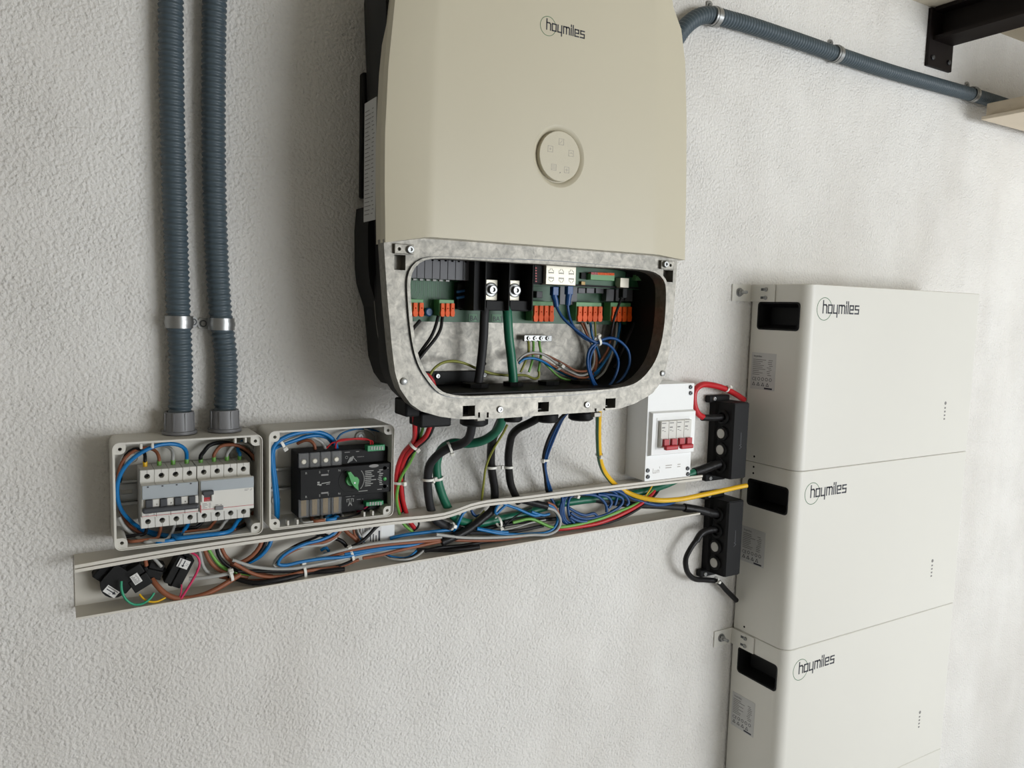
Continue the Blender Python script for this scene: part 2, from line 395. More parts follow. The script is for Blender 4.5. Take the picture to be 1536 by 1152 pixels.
# ------------------------------------------------------------------ steel beam on its wall plate
bx0, bx1, bz0, bz1 = 1.886, 1.968, 1.5+.686, CEIL-.001
t = thing('ceiling_beam', 'dark painted steel beam running out from a plate bolted under the ceiling', 'beam', ((bx0+bx1)/2, -.01, bz0))
obj('wall_plate', box(B(), 1.872, 1.974, 0, -.009, 1.5+.624, CEIL-.004, .001), M_BEAM, t)
bm = B(); xm = (bx0+bx1)/2
box(bm, bx0, bx1, -.009, -2.5, bz0, bz0+.009); box(bm, bx0, bx1, -.009, -2.5, bz1-.009, bz1); box(bm, xm-.006, xm+.006, -.009, -2.5, bz0+.009, bz1-.009)
obj('beam_profile', bm, M_BEAM, t)
for x in (1.888, 1.957):
    screw('bolt', t, (x, -.009, 1.5+.644), (0, -1, 0), .006, M_DARKM, False, .005)
# ------------------------------------------------------------------ ledge beside the beam
t = thing('wall_ledge', 'cream slab ledge with a cracked board underside jutting from the wall', 'ledge', (2.6, -.3, 1.5+.532))
sp = P(1480, 155, .037); sq = P(1480, 176.5, .037)
obj('slab', box(B(), sp.x, 3.3, -.037, -.62, sq.z, sp.z, .003), M_SLAB, t)
xs = [sp.x-.020, 2.34, 2.52, 2.71, 2.9, 3.1, 3.3]
for a, b in zip(xs, xs[1:]):
    for y0, y1 in ((-.037, -.225), (-.228, -.422), (-.425, -.62)):
        bm = box(B(), a+.0012, b-.0012, y0, y1, sq.z-.010+random.uniform(0, .0015), sq.z-.0002, .0015)
        obj('board', bm, M_SLABW, t)
# ------------------------------------------------------------------ white cable trunking along the wall
TD = .046
lip = [(112, 848), (200, 832.5), (300, 816.5), (395, 803), (500, 788.5), (590, 777.5), (630, 774), (664, 769.6), (686, 763), (705, 756), (730, 750.5), (780, 745.5), (830, 739), (880, 733), (960, 723.5), (1052, 713)]
low = [(117, 928), (1056, 769.5)]
L3 = [P(x, y, TD) for x, y in lip]
xl, xr = L3[0].x, L3[-1].x
zb0, zb1 = 1.5-.355, 1.5-.334
lowz = lambda x: P(*low[0], TD).z+(P(*low[1], TD).z-P(*low[0], TD).z)*(x-P(*low[0], TD).x)/(P(*low[1], TD).x-P(*low[0], TD).x)
topb = lambda x: zb0+(zb1-zb0)*(x-xl)/(xr-xl)
trunk = thing('cable_trunking', 'open white plastic cable trunking with bowed upper lip running under both enclosures', 'cable trunking', (.58, -.02, 1.5-.42))
bm = B(); loft(bm, [[Vector((x, -o, z)) for x, o, z in ((xl, 0, topb(xl)), (xr, 0, topb(xr)), (xr, 0, lowz(xr)), (xl, 0, lowz(xl)))],
                   [Vector((x, -.002, z)) for x, z in ((xl, topb(xl)), (xr, topb(xr)), (xr, lowz(xr)), (xl, lowz(xl)))]])
obj('back_panel', bm, M_TRUNK, trunk)
path = smooth_path(L3, .02)
def strip(back, front, th):
    """sheet from the wall out to the lip, th thick"""
    bm = B(); rings = []
    for p, q in zip(back, front): rings.append([p, q, q-Vector((0, 0, th)), p-Vector((0, 0, th))])
    return loft(bm, rings)
obj('upper_side', strip([Vector((p.x, -.002, topb(p.x))) for p in path], [Vector((p.x, -TD, p.z)) for p in path], .0022), M_TRUNK, trunk, smooth=True, ang=30)
bm = B()
for dz, o0, o1 in ((.0012, TD, TD+.004), (-.0052, TD-.002, TD+.0025)):
    rings = [[Vector((p.x, -o0, p.z+dz)), Vector((p.x, -o1, p.z+dz)), Vector((p.x, -o1, p.z+dz-.0045)), Vector((p.x, -o0, p.z+dz-.0045))] for p in path]
    loft(bm, rings)
obj('upper_lip', bm, M_TRUNK, trunk, smooth=True, ang=30)
st = [xl+(xr-xl)*i/8 for i in range(9)]
obj('lower_side', strip([Vector((x, -.002, lowz(x)+.002)) for x in st], [Vector((x, -TD, lowz(x)+.002)) for x in st], .002), M_TRUNK, trunk)
bm = B(); loft(bm, [[Vector((x, -TD-a, lowz(x)+b)) for a, b in ((0, .0025), (.0025, .0025), (.0025, -.0005), (0, -.0005))] for x in st])
obj('lower_lip', bm, M_TRUNK, trunk)
# ------------------------------------------------------------------ corrugated conduits
def conduit(label, pts, r, pitch, group=None):
    path = smooth_path(pts, pitch/7)
    bm = B(); tube(bm, path, lambda s: r*(1+.072*math.cos(2*math.pi*s/pitch)), 16)
    return tag(obj('corrugated_conduit', bm, M_CONDUIT, None, True, 75), label, 'conduit', group)
C1 = [P(x, y, .0185) for x, y in ((256, -60), (256.5, 60), (259, 200), (263, 330), (267.5, 460), (271.5, 560), (270, 628))]
C2 = [P(x, y, .0185) for x, y in ((323, -60), (321, 60), (320.5, 200), (323, 330), (330, 460), (339, 540), (338, 625))]
C1.insert(0, Vector((C1[0].x+.001, -.0185, CEIL-.001))); C2.insert(0, Vector((C2[0].x, -.0185, CEIL-.001)))
conduit('slate grey corrugated conduit entering the enclosure beside its far corner above the white breaker', C1, .0155, .0079)
conduit('slate grey corrugated conduit bulging outward just above the enclosure with the leakage breaker', C2, .0155, .0079)
def conduit_gland(label, p):
    t = thing('conduit_gland', label, 'conduit gland', p)
    bm = lathe(B(), p, (0, 0, 1), [(0, .0235), (.004, .0235), (.0045, .0205), (.031, .0195), (.031, .0165), (.02, .0165)], 24); obj('sleeve', bm, M_GLAND, t, True, 30)
    bm = B()
    for k in range(8):
        a = 2*math.pi*k/8+.3; u = Vector((math.cos(a), math.sin(a), 0)); v = Vector((-u.y, u.x, 0)); q = p+u*.0196
        loft(bm, [[q+v*s*.0012+u*w+Vector((0, 0, h)) for s, w in ((-1, 0), (1, 0), (1, .0014), (-1, .0014))] for h in (.005, .030)])
    obj('grip_rib', bm, M_GLAND, t); t.children[-1]['kind'] = 'stuff'
EZ = 1.5-.1905                                                        # top of the enclosures
conduit_gland('grey ribbed plastic gland under the conduit above the white breaker', Vector((P(269, 640, .0245).x, -.0245, EZ+.001)))
conduit_gland('grey ribbed plastic gland under the conduit above the leakage breaker', Vector((P(337, 637, .0245).x, -.0245, EZ+.001)))
def saddle(label, c, d, r, side, name='pipe_clamp', w=.017, tab=.026, both=False, group=None):
    """galvanised strap bent over a pipe running along D in the wall plane; SIDE: where its screw tab lies"""
    c, d, side = Vector(c), Vector(d).normalized(), Vector(side).normalized()
    t = thing(name, label, 'pipe clamp', c, group); out = Vector((0, -1, 0)); n = 18
    arc = [side*math.cos(math.radians(a))*r+out*math.sin(math.radians(a))*r for a in [-35+i*250/n for i in range(n+1)]]
    bm = B()
    for lo, hi, th in ((-.5, .5, .0012), (-.18, .18, .0022)):
        rings = [[c+p+d*w*lo, c+p+d*w*hi, c+p*(1+th/r)+d*w*hi, c+p*(1+th/r)+d*w*lo] for p in arc]
        loft(bm, rings)
    obj('strap', bm, M_ZINC, t, True, 30)
    q = Vector((c.x, -.0015, c.z))+side*(r+tab/2-.002)
    bm = B(); loft(bm, [[q+side*a*tab/2+d*b*w/2+out*k for a, b in ((-1, -.9), (.6, -.9), (1, -.4), (1, .4), (.6, .9), (-1, .9))] for k in (0, .0015)])
    obj('screw_tab', bm, M_ZINC, t)
    bm = lathe(B(), q+out*.0015, out, [(0, .0052), (.001, .0052), (.001, .004)], 14); obj('washer', bm, M_DARKM, t, True, 35)
    screw('screw', t, q+out*.002, out, .0036, M_ZINC)
    return t
saddle('galvanised clamp whose tab points right, on the conduit above the white breaker', P(268.5, 483, .0185), (0, 0, 1), .0172, (1, 0, 0), tab=.0118)
saddle('galvanised clamp whose tab points toward its twin, on the conduit that bulges outward', P(332, 486, .0185), (0, 0, 1), .0172, (-1, 0, 0), tab=.0145)
C3 = [P(*a) for a in ((968, 190, .0185), (990, 112, .0185), (1008, 70, .0185), (1030, 38, .0185), (1056, 23, .0185), (1100, 31, .0185), (1180, 56, .0185), (1255, 81.5, .0185), (1330, 106, .0185), (1400, 126, .0185), (1465, 144, .0185), (1490, 151.5, .0185))]
C3 += [Vector((2.4, -.0185, C3[-1].z-.004)), Vector((3.0, -.0185, C3[-1].z-.004))]
conduit('long slate grey corrugated conduit sloping along the wall from the inverter to the ledge', C3, .0155, .0079)
dd = (P(1465, 144, .0185)-P(1100, 31, .0185)).normalized(); sd = Vector((-dd.z, 0, dd.x))
for (x, y), l in (((1072, 25), 'galvanised clamp on the sloping conduit at its bend by the inverter'), ((1254, 81), 'galvanised clamp halfway along the sloping conduit'), ((1459, 141.5), 'galvanised clamp on the sloping conduit close to the ledge')):
    saddle(l, P(x, y, .0185), dd, .0172, sd, tab=.02)
# ------------------------------------------------------------------ two open grey enclosures
def enclosure(label, x0, x1, z0, z1, clips):
    t = thing('junction_box', label, 'junction box', ((x0+x1)/2, -.03, z0)); dp = .07
    out = rrect(x0, x1, z0, z1, .009); inn = rrect(x0+.0032, x1-.0032, z0+.0032, z1-.0032, .0065)
    obj('side_walls', ringprism(B(), out, inn, .0005, dp), M_BOXGREY, t, True, 30)
    obj('back_wall', prism(B(), rrect(x0+.003, x1-.003, z0+.003, z1-.003, .0066), .0005, .004), M_BOXGREY, t)
    obj('rim_groove', ringprism(B(), rrect(x0+.0002, x1-.0002, z0+.0002, z1-.0002, .0088), rrect(x0+.0013, x1-.0013, z0+.0013, z1-.0013, .008), dp, dp+.0025), M_BOXGREY, t, True, 30)
    for sx, cx in ((1, x0+.0095), (-1, x1-.0095)):
        for sz, cz in ((1, z0+.0095), (-1, z1-.0095)):
            pts = [(cx-sx*.0068, cz-sz*.0068), (cx+sx*.0066, cz-sz*.0068)]+[(cx+sx*.0068*math.cos(a), cz+sz*.0068*math.sin(a)) for a in [math.radians(k*15) for k in range(0, 7)]]+[(cx-sx*.0068, cz+sz*.0066)]
            b = obj('screw_boss', prism(B(), pts, .004, dp-.0008), M_BOXGREY, t)
            hole(b, (cx, -dp+.0008, cz), (0, -1, 0), .0024, .016, 12)
    for cx, cz, s in clips:
        for k in (-.007, .007):
            obj('lid_clip', box(B(), cx+k-.0016, cx+k+.0016, -dp+.012, -dp+.001, cz, cz+s*.0075, .0006), M_BOXGREY, t)
    zm = 1.5-.272
    bm = B()
    for a, b, o in ((zm-.0175, zm-.0125, .0125), (zm-.0135, zm-.003, .0065), (zm+.003, zm+.0135, .0065), (zm+.0125, zm+.0175, .0125)): box(bm, x0+.012, x1-.012, -o, -o+.0012, a, b)
    for a, b in ((x0+.012, x0+.014), (x0+.028, x1-.012)): box(bm, a, b, -.0065, -.0053, zm-.003, zm+.003)
    for s in (-1, 1): box(bm, x0+.012, x1-.012, -.0125, -.0055, zm+s*.013-.0006, zm+s*.013+.0006)
    obj('mounting_rail', bm, M_ZINC, t)
    return t
bx1 = (.0630, .2560, 1.5-.3365, 1.5-.1905); bx2 = (.2645, .4580, 1.5-.3335, 1.5-.1865)
boxA = enclosure('open grey plastic enclosure below the vertical conduits holding the white breakers', *bx1, [(.105, bx1[3]-.011, 1), (.226, bx1[3]-.011, 1)])
boxB = enclosure('open grey plastic enclosure holding the black transfer switch with green knob', *bx2, [(.30, bx2[2]+.0035, 1), (.418, bx2[2]+.0035, 1)])
for cx, cz in ((bx2[0]+.028, bx2[2]+.028), (bx2[1]-.03, bx2[2]+.03), (bx2[1]-.032, bx2[3]-.028), (bx2[0]+.02, bx2[3]-.045)):
    s = obj('fixing_boss', lathe(B(), (cx, -.004, cz), (0, -1, 0), [(0, .0085), (.004, .0085), (.004, .005), (.002, .0045)], 18), M_BOXGREY, boxB, True, 30)
    obj('fixing_screw', lathe(B(), (cx, -.0055, cz), (0, -1, 0), [(0, .0042), (.002, .0042), (.002, .002), (.001, .0018)], 12), M_ZINC, s, True, 30)
s = obj('fixing_boss', lathe(B(), (bx1[0]+.03, -.004, bx1[3]-.034), (0, -1, 0), [(0, .011), (.003, .011), (.003, .006), (.001, .0055)], 18), M_BOXGREY, boxA, True, 30)
# ------------------------------------------------------------------ wall of stacked battery modules
BX0, BX1, BD, BH, BT = 1.311, 1.938, .150, .3855, 1.5+.0655
def battery_outline(g=0.0, r=.024):
    x0, x1, y1 = BX0+g, BX1-g, -BD+g; pts = [(x0, -.006), (x0, y1+r)]
    for i in range(1, 7): a = math.radians(180+15*i); pts.append((x0+r+r*math.cos(a), y1+r+r*math.sin(a)))
    for i in range(0, 7): a = math.radians(270+15*i); pts.append((x1-r*.5+r*.5*math.cos(a), y1+r*.5+r*.5*math.sin(a)))
    pts.append((x1, -.006)); return pts
def battery(label, top, h, face=True):
    t = thing('battery_module', label, 'battery', ((BX0+BX1)/2, -.075, top-h))
    o0, o1 = battery_outline(), battery_outline(.0016, .0226); bm = B()
    loft(bm, [[Vector((x, y, z)) for x, y in o] for o, z in ((o1, top-h+.0003), (o0, top-h+.0016), (o0, top-.0016), (o1, top-.0003))])
    body = obj('casing', bm, M_BATT, t, True, 30)
    hy0, hy1, hz0, hz1 = -.0245, -.130, top-.0945, top-.0395
    ry = lambda g, r: [(y, z) for y, z in rrect(hy1+g, hy0-g, hz0+g, hz1-g, r, 4)]
    bm = B(); loft(bm, [[Vector((X, y, z)) for y, z in ry(0, .006)] for X in (BX0-.01, BX0+.034)]); bool_cut(body, [bm])
    # grip recess: a dark liner with a sloping floor
    bm = B(); 
    yz = lambda g: ry(g, max(.002, .007-g*.4))
    A = [[Vector((X, y, z)) for y, z in yz(g)] for X, g in ((BX0-.0008, -.0022), (BX0-.0008, .001), (BX0+.006, .003), (BX0+.030, .009))]
    loft(bm, [[Vector((BX0+.0006, y, z)) for y, z in yz(-.0022)]]+A, cap0=False)
    obj('grip_recess', bm, M_BLACK, t, True, 35)
    if not face: return t
    wordmark(t, on_front(1.359, top-.0575, BD), .1155)
    bm = lathe(B(), (1.8235, -BD, top-.262), (0, -1, 0), [(0, .0042), (.0004, .004)], 14); obj('status_light', bm, M_INKG, t)
    for k in range(4):
        obj('status_light', box(B(), 1.8205, 1.8265, -BD-.0004, -BD+.001, top-.2755-k*.0088, top-.2715-k*.0088, .0004), M_INKG, t)
    ly0, lz0 = -.0135, top-.2255
    lab = obj('rating_label', box(B(), BX0-.0004, BX0+.0006, ly0, -.0795, lz0, lz0+.079), M_LABELG, t)
    f = on_left(ly0-.005, lz0+.03, BX0-.0004); lines_of_print(lab, f, .056, .036, 9, M_INKG, seed=int(top*1000))
    text(lab, 'hoymiles', on_left(ly0-.006, lz0+.0695, BX0-.0004), .0062, M_INK)
    text(lab, 'CE', on_left(ly0-.004, lz0+.0185, BX0-.0004), .0105, M_INK)
    bm = B(); f = on_left(ly0, lz0, BX0-.0004)
    for k in range(4):
        n = 10; cx = .0225+k*.0105
        stroke(bm, [(cx+.0032*math.cos(2*math.pi*i/n), .0228+.0032*math.sin(2*math.pi*i/n)) for i in range(n+1)], .0009, f, .0002)
        cx = .009+k*.0125
        stroke(bm, [(cx-.0035, .0085), (cx+.0035, .0085), (cx, .0148), (cx-.0035, .0085)], .0011, f, .0002)
    stroke(bm, [(.040, .0035), (.058, .0035)], .0035, f, .0002)
    obj('warning_symbols', bm, M_INK, lab)
    for y, z in ((-.036, top-.0105), (-.036, top-.0245), (-.036, top-h+.0125)):
        obj('casing_screw', cyl(B(), (BX0+.001, y, z), (BX0-.0004, y, z), .0024, 10), M_BLACK, t)
    return t
battery('white battery module on top of the stack', BT, BH)
battery('white battery module second in the stack, behind the lower black terminal block', BT-BH, BH)
battery('white battery module third in the stack, with the lower wall bracket', BT-2*BH, BH)
battery('white battery module at the foot of the stack, just under the third one', BT-3*BH, BH)
foot = tag(obj('plinth', box(B(), BX0+.02, BX1-.02, -.006, -BD+.02, 0, BT-4*BH, .003), M_BATT), 'low white plinth carrying the stack of battery modules on the floor', 'plinth')
def bracket(label, z1, wall_x):
    z0 = z1-.036; t = thing('wall_bracket', label, 'bracket', (BX0-.01, -.01, z0)); X = BX0-.0030
    bm = B(); th = .0025
    prof = [(wall_x, -.0005), (X, -.0005), (X, -.068), (X+th-.0003, -.068), (X+th-.0003, -.003), (wall_x, -.003)]
    prof = [(wall_x, -.0005), (X+th-.0003, -.0005), (X+th-.0003, -.0675), (X, -.0675), (X, -.003), (wall_x, -.003)]
    loft(bm, [[Vector((x, y, z)) for x, y in prof] for z in (z0, z1)])
    obj('angle_plate', bm, M_BATT, t)
    c = Vector((wall_x+.0205, -.003, (z0+z1)/2+.001))
    obj('washer', lathe(B(), c, (0, -1, 0), [(0, .0095), (.0015, .0095), (.0015, .006)], 18), M_ZINC, t, True, 30)
    obj('nut', lathe(B(), c+Vector((0, -.0016, 0)), (0, -1, 0), [(0, .0066), (.006, .0066), (.007, .0055)], 6), M_ZINC, t)
    obj('stud', cyl(B(), c+Vector((0, -.006, 0)), c+Vector((0, -.021, 0)), .0034, 10), M_ZINC, t, True)
    for dz in (.026, .0085):
        s = obj('slot', box(B(), X-.0004, X+.001, -.030, -.043, z0+dz-.0028, z0+dz+.0028, .001), M_DARKM, t)
        screw('bolt_head', t, (X-.0004, -.044, z0+dz), (-1, 0, 0), .0044, M_ZINC)
bracket('white angle bracket fixing the top battery module to the wall', BT-.0012, 1.252)
bracket('white angle bracket fixing the third battery module to the wall', BT-2*BH-.0012, 1.255)
# ------------------------------------------------------------------ black terminal blocks
def terminal_block(label, z1, h, ports_used):
    x0, x1, o = 1.2115, 1.2605, .062; z0 = z1-h; t = thing('terminal_block', label, 'terminal block', (1.235, -.03, z0))
    prof = [(x0-.006, 0), (x1, 0), (x1, -o+.004), (x1-.004, -o), (x0+.004, -o), (x0, -o+.004), (x0, -.02), (x0-.006, -.016)]
    bm = B(); loft(bm, [[Vector((x, y-.0005, z)) for x, y in prof] for z in (z0, z1)]); bmesh.ops.bevel(bm, geom=[e for e in bm.edges if abs(e.verts[0].co.z-e.verts[1].co.z) < 1e-6], offset=.002, segments=2, affect='EDGES')
    obj('housing', bm, M_BLACK, t, True, 30)
    for s, zz in ((1, z1), (-1, z0)):
        b = obj('mounting_foot', box(B(), x0-.022, x1-.012, -.0005, -.016, zz-.004*s, zz+.012*s, .003), M_BLACK, t)
        screw('screw', b, (x0-.010, -.016, zz+.005*s), (0, -1, 0), .0045, M_ZINC)
    for k in range(4):
        zc = z1-h*(.2+.215*k)
        p = obj('port', lathe(B(), (x0+.002, -.036, zc), (-1, 0, 0), [(0, .0155), (.006, .0155), (.0075, .0135), (.0075, .0105), (.001, .0100)], 22), M_BLACK, t, True, 35)
        if k not in ports_used:
            obj('blanking_cap', lathe(B(), (x0-.002, -.036, zc), (-1, 0, 0), [(0, .0100), (.0045, .0100), (.0055, .008)], 20), M_DCS, p, True, 35)
        obj('scallop', lathe(B(), (x1-.001, -.036, zc), (1, 0, 0), [(0, .0135), (.005, .0125), (.007, .009)], 20), M_BLACK, t, True, 35)
    bm = B(); f = on_front(x0+.026, z0+h*.47, o+.0005)
    stroke(bm, [(0, 0), (0, .022)], .0014, f, .0003); stroke(bm, [(-.003, -.012), (.003, -.008), (-.003, -.004), (.002, -.002)], .0013, f, .0003)
    obj('embossed_mark', bm, M_BRKD, t); return t
terminal_block('black terminal block with red cable, above the yellow earth cable', 1.5-.184, .161, (0, 3))
terminal_block('black terminal block with black cables only, below the yellow earth cable', 1.5-.393, .163, (0, 1))
# ------------------------------------------------------------------ white box with the DC isolators
dx0, dx1, dz0, dz1, do = .981, 1.099, 1.5-.3275, 1.5-.139, .0615
t = thing('isolator_box', 'tall white plastic box with red breaker toggles standing on the trunking', 'breaker box', ((dx0+dx1)/2, -.03, dz0))
obj('base', prism(B(), rrect(dx0, dx1, dz0, dz1, .002, 2), .0005, .045), M_DCW, t)
obj('front_cover', prism(B(), rrect(dx0, dx1, dz0, dz1, .002, 2), .0452, do), M_DCW, t)
pz0, pz1 = 1.5-.2785, 1.5-.191
bm = B(); e = .006
loft(bm, [[Vector((x, -o, z)) for x, z in ((dx0+.004+g, pz0+g), (dx1-g*.3, pz0+g), (dx1-g*.3, pz1-g), (dx0+.004+g, pz1-g))] for o, g in ((do-.0005, 0), (do+.008, .003))])
obj('raised_panel', bm, M_DCW, t)
po = do+.008
wx0, wx1 = P(987, 640, po).x, P(1033.5, 640, po).x
wz1, wz0 = P(1010, 629.5, po).z, P(1010, 670, po).z
obj('window_frame', ringprism(B(), rrect(wx0-.004, wx1+.001, wz0-.003, wz1+.005, .001, 2), rrect(wx0, wx1-.001, wz0+.001, wz1+.001, .0008, 2), po-.0002, po+.0008), M_DCW, t)
for x, z in ((dx1-.0105, dz1-.0075), (dx1-.0095, dz1-.0195), (dx1-.0075, dz0+.0165), (dx0+.0065, dz0+.021), (dx0+.0075, dz0+.0085), (dx1-.006, dz0+.005)):
    screw('cover_screw', t, (x, -do, z), (0, -1, 0), .0042, M_DARKM)
bm = B(); f = on_front(dx0+.0205, dz0+.0145, do)
for st in ([(0, .0085), (0, 0), (.003, 0)], [(.0045, .005), (.0045, 0), (.008, 0)], [(.008, .005), (.008, 0)], [(.0115, .0055), (.0115, 0)], [(.0115, .005), (.015, .005), (.015, 0)], [(.0165, .0085), (.0165, .0115)]): stroke(bm, st, .0009, f, .0002)
obj('printed_mark', bm, M_INKF, t)
lines_of_print(t, on_front(dx0+.053, dz0+.020, do), .045, .009, 2, M_INKF, seed=4)
def isolator(label, x0, x1):
    z1, z0, o = wz1-.0005, wz0+.0015, po+.0115
    t = thing('isolator', label, 'circuit breaker', ((x0+x1)/2, -.05, z0)); xm = (x0+x1)/2
    for a, b in ((x0, xm-.0002), (xm+.0002, x1)):
        p = obj('pole', box(B(), a, b, -o+.003, -po+.003, z0, z1, .0008), M_BRK, t)
        f = on_front(a+.0022, z1-.022, o-.003)
        bm = B(); stroke(bm, [(.0, .018), (.009, .018)], .0016, f, .0002); stroke(bm, [(.001, .0095), (.006, .0095)], .0024, f, .0002); stroke(bm, [(.001, .004), (.004, .004)], .0012, f, .0002); stroke(bm, [(.006, .002), (.009, .002)], .001, f, .0002)
        obj('printing', bm, M_INKG, p)
        obj('toggle', loft(B(), [[Vector((x, -y, z)) for x in (a+.0045, b-.0025) for _ in (0,)] for y, z in ()] or [[Vector((x, y, z)) for x, z in ((a+.004, z0+.017), (b-.003, z0+.017), (b-.003, z0+.003), (a+.004, z0+.003))] for y in (-o+.004, -o-.004)]), M_REDT, t)
        obj('toggle_slot', box(B(), a+.001, a+.0035, -o+.0015, -o+.0035, z0+.004, z0+.018, .0005), M_DCW, t)
    obj('toggle_bar', box(B(), x0+.004, x1-.003, -o-.0095, -o-.001, z0-.0035, z0+.0055, .0022), M_REDT, t)
w = (wx1-wx0-.003)/2
isolator('two pole isolator with red toggle, nearer the inverter in the white box', wx0+.001, wx0+.001+w)
isolator('two pole isolator with red toggle, nearer the terminal blocks in the white box', wx0+.0015+w, wx0+.0015+2*w)
# ------------------------------------------------------------------ hybrid inverter
FO = .200                                            # front plane of the cast frame
inv = thing('inverter', 'large cream fronted inverter with its lower wiring compartment left open', 'inverter', (.655, -.1, 1.5-.165))
w2 = lambda pts, o: [(P(x, y, o).x, P(x, y, o).z) for x, y in pts]
def dens(pts, n):                                    # resample a closed outline to n points by length
    q = pts+[pts[0]]; L = [0]
    for a, b in zip(q, q[1:]): L.append(L[-1]+math.dist(a, b))
    out = []
    for i in range(n):
        s = L[-1]*i/n; k = max(j for j in range(len(L)-1) if L[j] <= s+1e-12); f = (s-L[k])/max(1e-9, L[k+1]-L[k])
        out.append((q[k][0]+(q[k+1][0]-q[k][0])*f, q[k][1]+(q[k+1][1]-q[k][1])*f))
    return out
def chaikin(pts, k=2):
    for _ in range(k):
        o = []
        for (a, b), (c, d) in zip(pts, pts[1:]+pts[:1]): o += [(a*.75+c*.25, b*.75+d*.25), (a*.25+c*.75, b*.25+d*.75)]
        pts = o
    return pts
# cast frame: outer edge and opening, clockwise from the upper left corner
fo = [(575, 352), (577, 385), (581, 444), (588, 522), (593, 561), (601, 585), (616, 606), (632, 617), (660, 625), (690, 629), (734, 628.5), (780, 625.5), (820, 622.5), (891, 618), (930, 613), (953, 605), (978, 591), (992, 573), (1000, 548), (1004, 527), (1011, 464), (1016, 393), (1018, 372), (1000, 370), (800, 358), (640, 349)]
fi = [(613.5, 433), (615, 412), (625, 395), (647, 386.5), (705, 390), (780, 394.5), (884, 400), (960, 404), (980, 408), (993, 418), (997, 434), (994.6, 485), (988, 522), (978, 547), (959, 570), (938, 580), (884, 586), (780, 590.5), (726, 593), (690, 594), (663, 589), (649, 575), (630, 547.5), (619.6, 506)]
FOut = w2(fo, FO); FIn = chaikin(w2(fi, FO), 3)
cxm, czm = .652, 1.5-.02
def polar_ring(pts, n=180):                           # both outlines sampled at the same directions, so that they pair up
    out = []
    for k in range(n):
        a = 2*math.pi*k/n; d = Vector((math.cos(a), math.sin(a))); best = None
        for (ax, az), (bx, bz) in zip(pts, pts[1:]+pts[:1]):
            e = Vector((bx-ax, bz-az)); o = Vector((ax-cxm, az-czm)); den = d.x*e.y-d.y*e.x
            if abs(den) < 1e-12: continue
            t = (o.x*e.y-o.y*e.x)/den; s = (o.x*d.y-o.y*d.x)/den
            if t > 0 and -1e-6 <= s <= 1+1e-6 and (best is None or t > best): best = t
        out.append((cxm+d.x*best, czm+d.y*best))
    return out
RO, RI = polar_ring(FOut), polar_ring(FIn)
grow = lambda pts, g: [(cxm+(x-cxm)*(1+g/math.hypot(x-cxm, z-czm)), czm+(z-czm)*(1+g/math.hypot(x-cxm, z-czm))) for x, z in pts]
frame = obj('cast_frame', ringprism(B(), RO, RI, FO-.022, FO), M_ALU, inv, True, 35)
obj('sealing_ridge', ringprism(B(), grow(RI, .0052), grow(RI, .0004), FO-.001, FO+.0042), M_ALU, inv, True, 35)
obj('seal_groove', ringprism(B(), grow(RI, .0066), grow(RI, .0053), FO-.001, FO+.0006), M_DARKM, inv, True, 35)
# compartment behind the opening
CB = .088
obj('compartment_wall', ringprism(B(), grow(RI, .010), grow(RI, .004), CB, FO-.0225), M_BLACKM, inv, True, 35)
obj('compartment_back', prism(B(), grow(RI, .0095), CB-.004, CB-.0002), M_ALU, inv)
# housing, seen along its left flank
back = [(cxm+(x-cxm)*.945, czm+(z-czm)*.93) for x, z in RO]
body_top = 1.5+.525
hs = []
for o, ins in ((FO-.0225, .003), (.155, .0035), (.10, .006), (.075, .018), (.028, .028)):
    x0, x1 = .3895+ins, .9175-ins; z0 = 1.5-.160+ins*.9
    ring = []
    for cx, cz, r, a0 in ((x1-.075, body_top-.075, .075, 0), (x0+.075, body_top-.075, .075, 90), (x0+.098, z0+.085, None, 180), (x1-.098, z0+.085, None, 270)):
        for i in range(9):
            a = math.radians(a0+90*i/8); rx, rz = (r, r) if r else (.074, .085)
            ring.append(Vector((cx+rx*math.cos(a), -o, cz+rz*math.sin(a))))
    hs.append(ring)
house = obj('housing', loft(B(), hs), M_BLACKM, inv, True, 40)
bool_cut(house, [prism(B(), grow(RI, .0101), CB-.0042, FO+.02)])
obj('heat_sink', box(B(), .44, .87, -.0005, -.03, 1.5-.09, 1.5+.40, .004), M_BLACKM, inv)
obj('mounting_rail', box(B(), .4205, .88, -.001, -.018, 1.5+.165, 1.5+.355, .003), M_BLACK, inv)
for z in (1.5+.03,):
    bool_cut(house, [box(B(), .380, .406, -.108, -.150, z-.012, z+.04)])
ls = w2([(541, 312), (538, 345), (538.5, 400), (541, 425), (547, 445), (552, 460), (556, 500), (559, 535), (567, 560), (578, 575), (592, 575), (592, 312)], .05)
obj('rear_shell', prism(B(), ls, .03, .09), M_BLACKM, inv)
# cover: outline from pixels on the left and right flank, crest creases inside it
def cover_ring(o, left, rght, ztop, rt, zbl, zbr, zb_mid):
    pl = [(P(x, y, o).x, P(x, y, o).z) for x, y in left]; pr = [(P(x, y, o).x, P(x, y, o).z) for x, y in rght]
    pts = [(pl[0][0], zbl)]+pl[1:]
    xa, za = pts[-1]; xb, zb = pr[-1]
    for i in range(1, 9): a = math.radians(180-90*i/8); pts.append((xa+rt+rt*math.cos(a), ztop-rt+(rt)*math.sin(a) if ztop-rt > za else za+(ztop-za)*math.sin(a)))
    for i in range(0, 8): a = math.radians(90-90*i/8); pts.append((xb-rt+rt*math.cos(a), zb+(ztop-zb)*math.sin(a)))
    pts += [p for p in reversed(pr[1:])]+[(pr[0][0], zbr)]
    pts += [(xr_, zb_mid) for xr_ in (.85, .75, .65, .55, .445)]
    return [Vector((x, -o, z)) for x, z in pts]
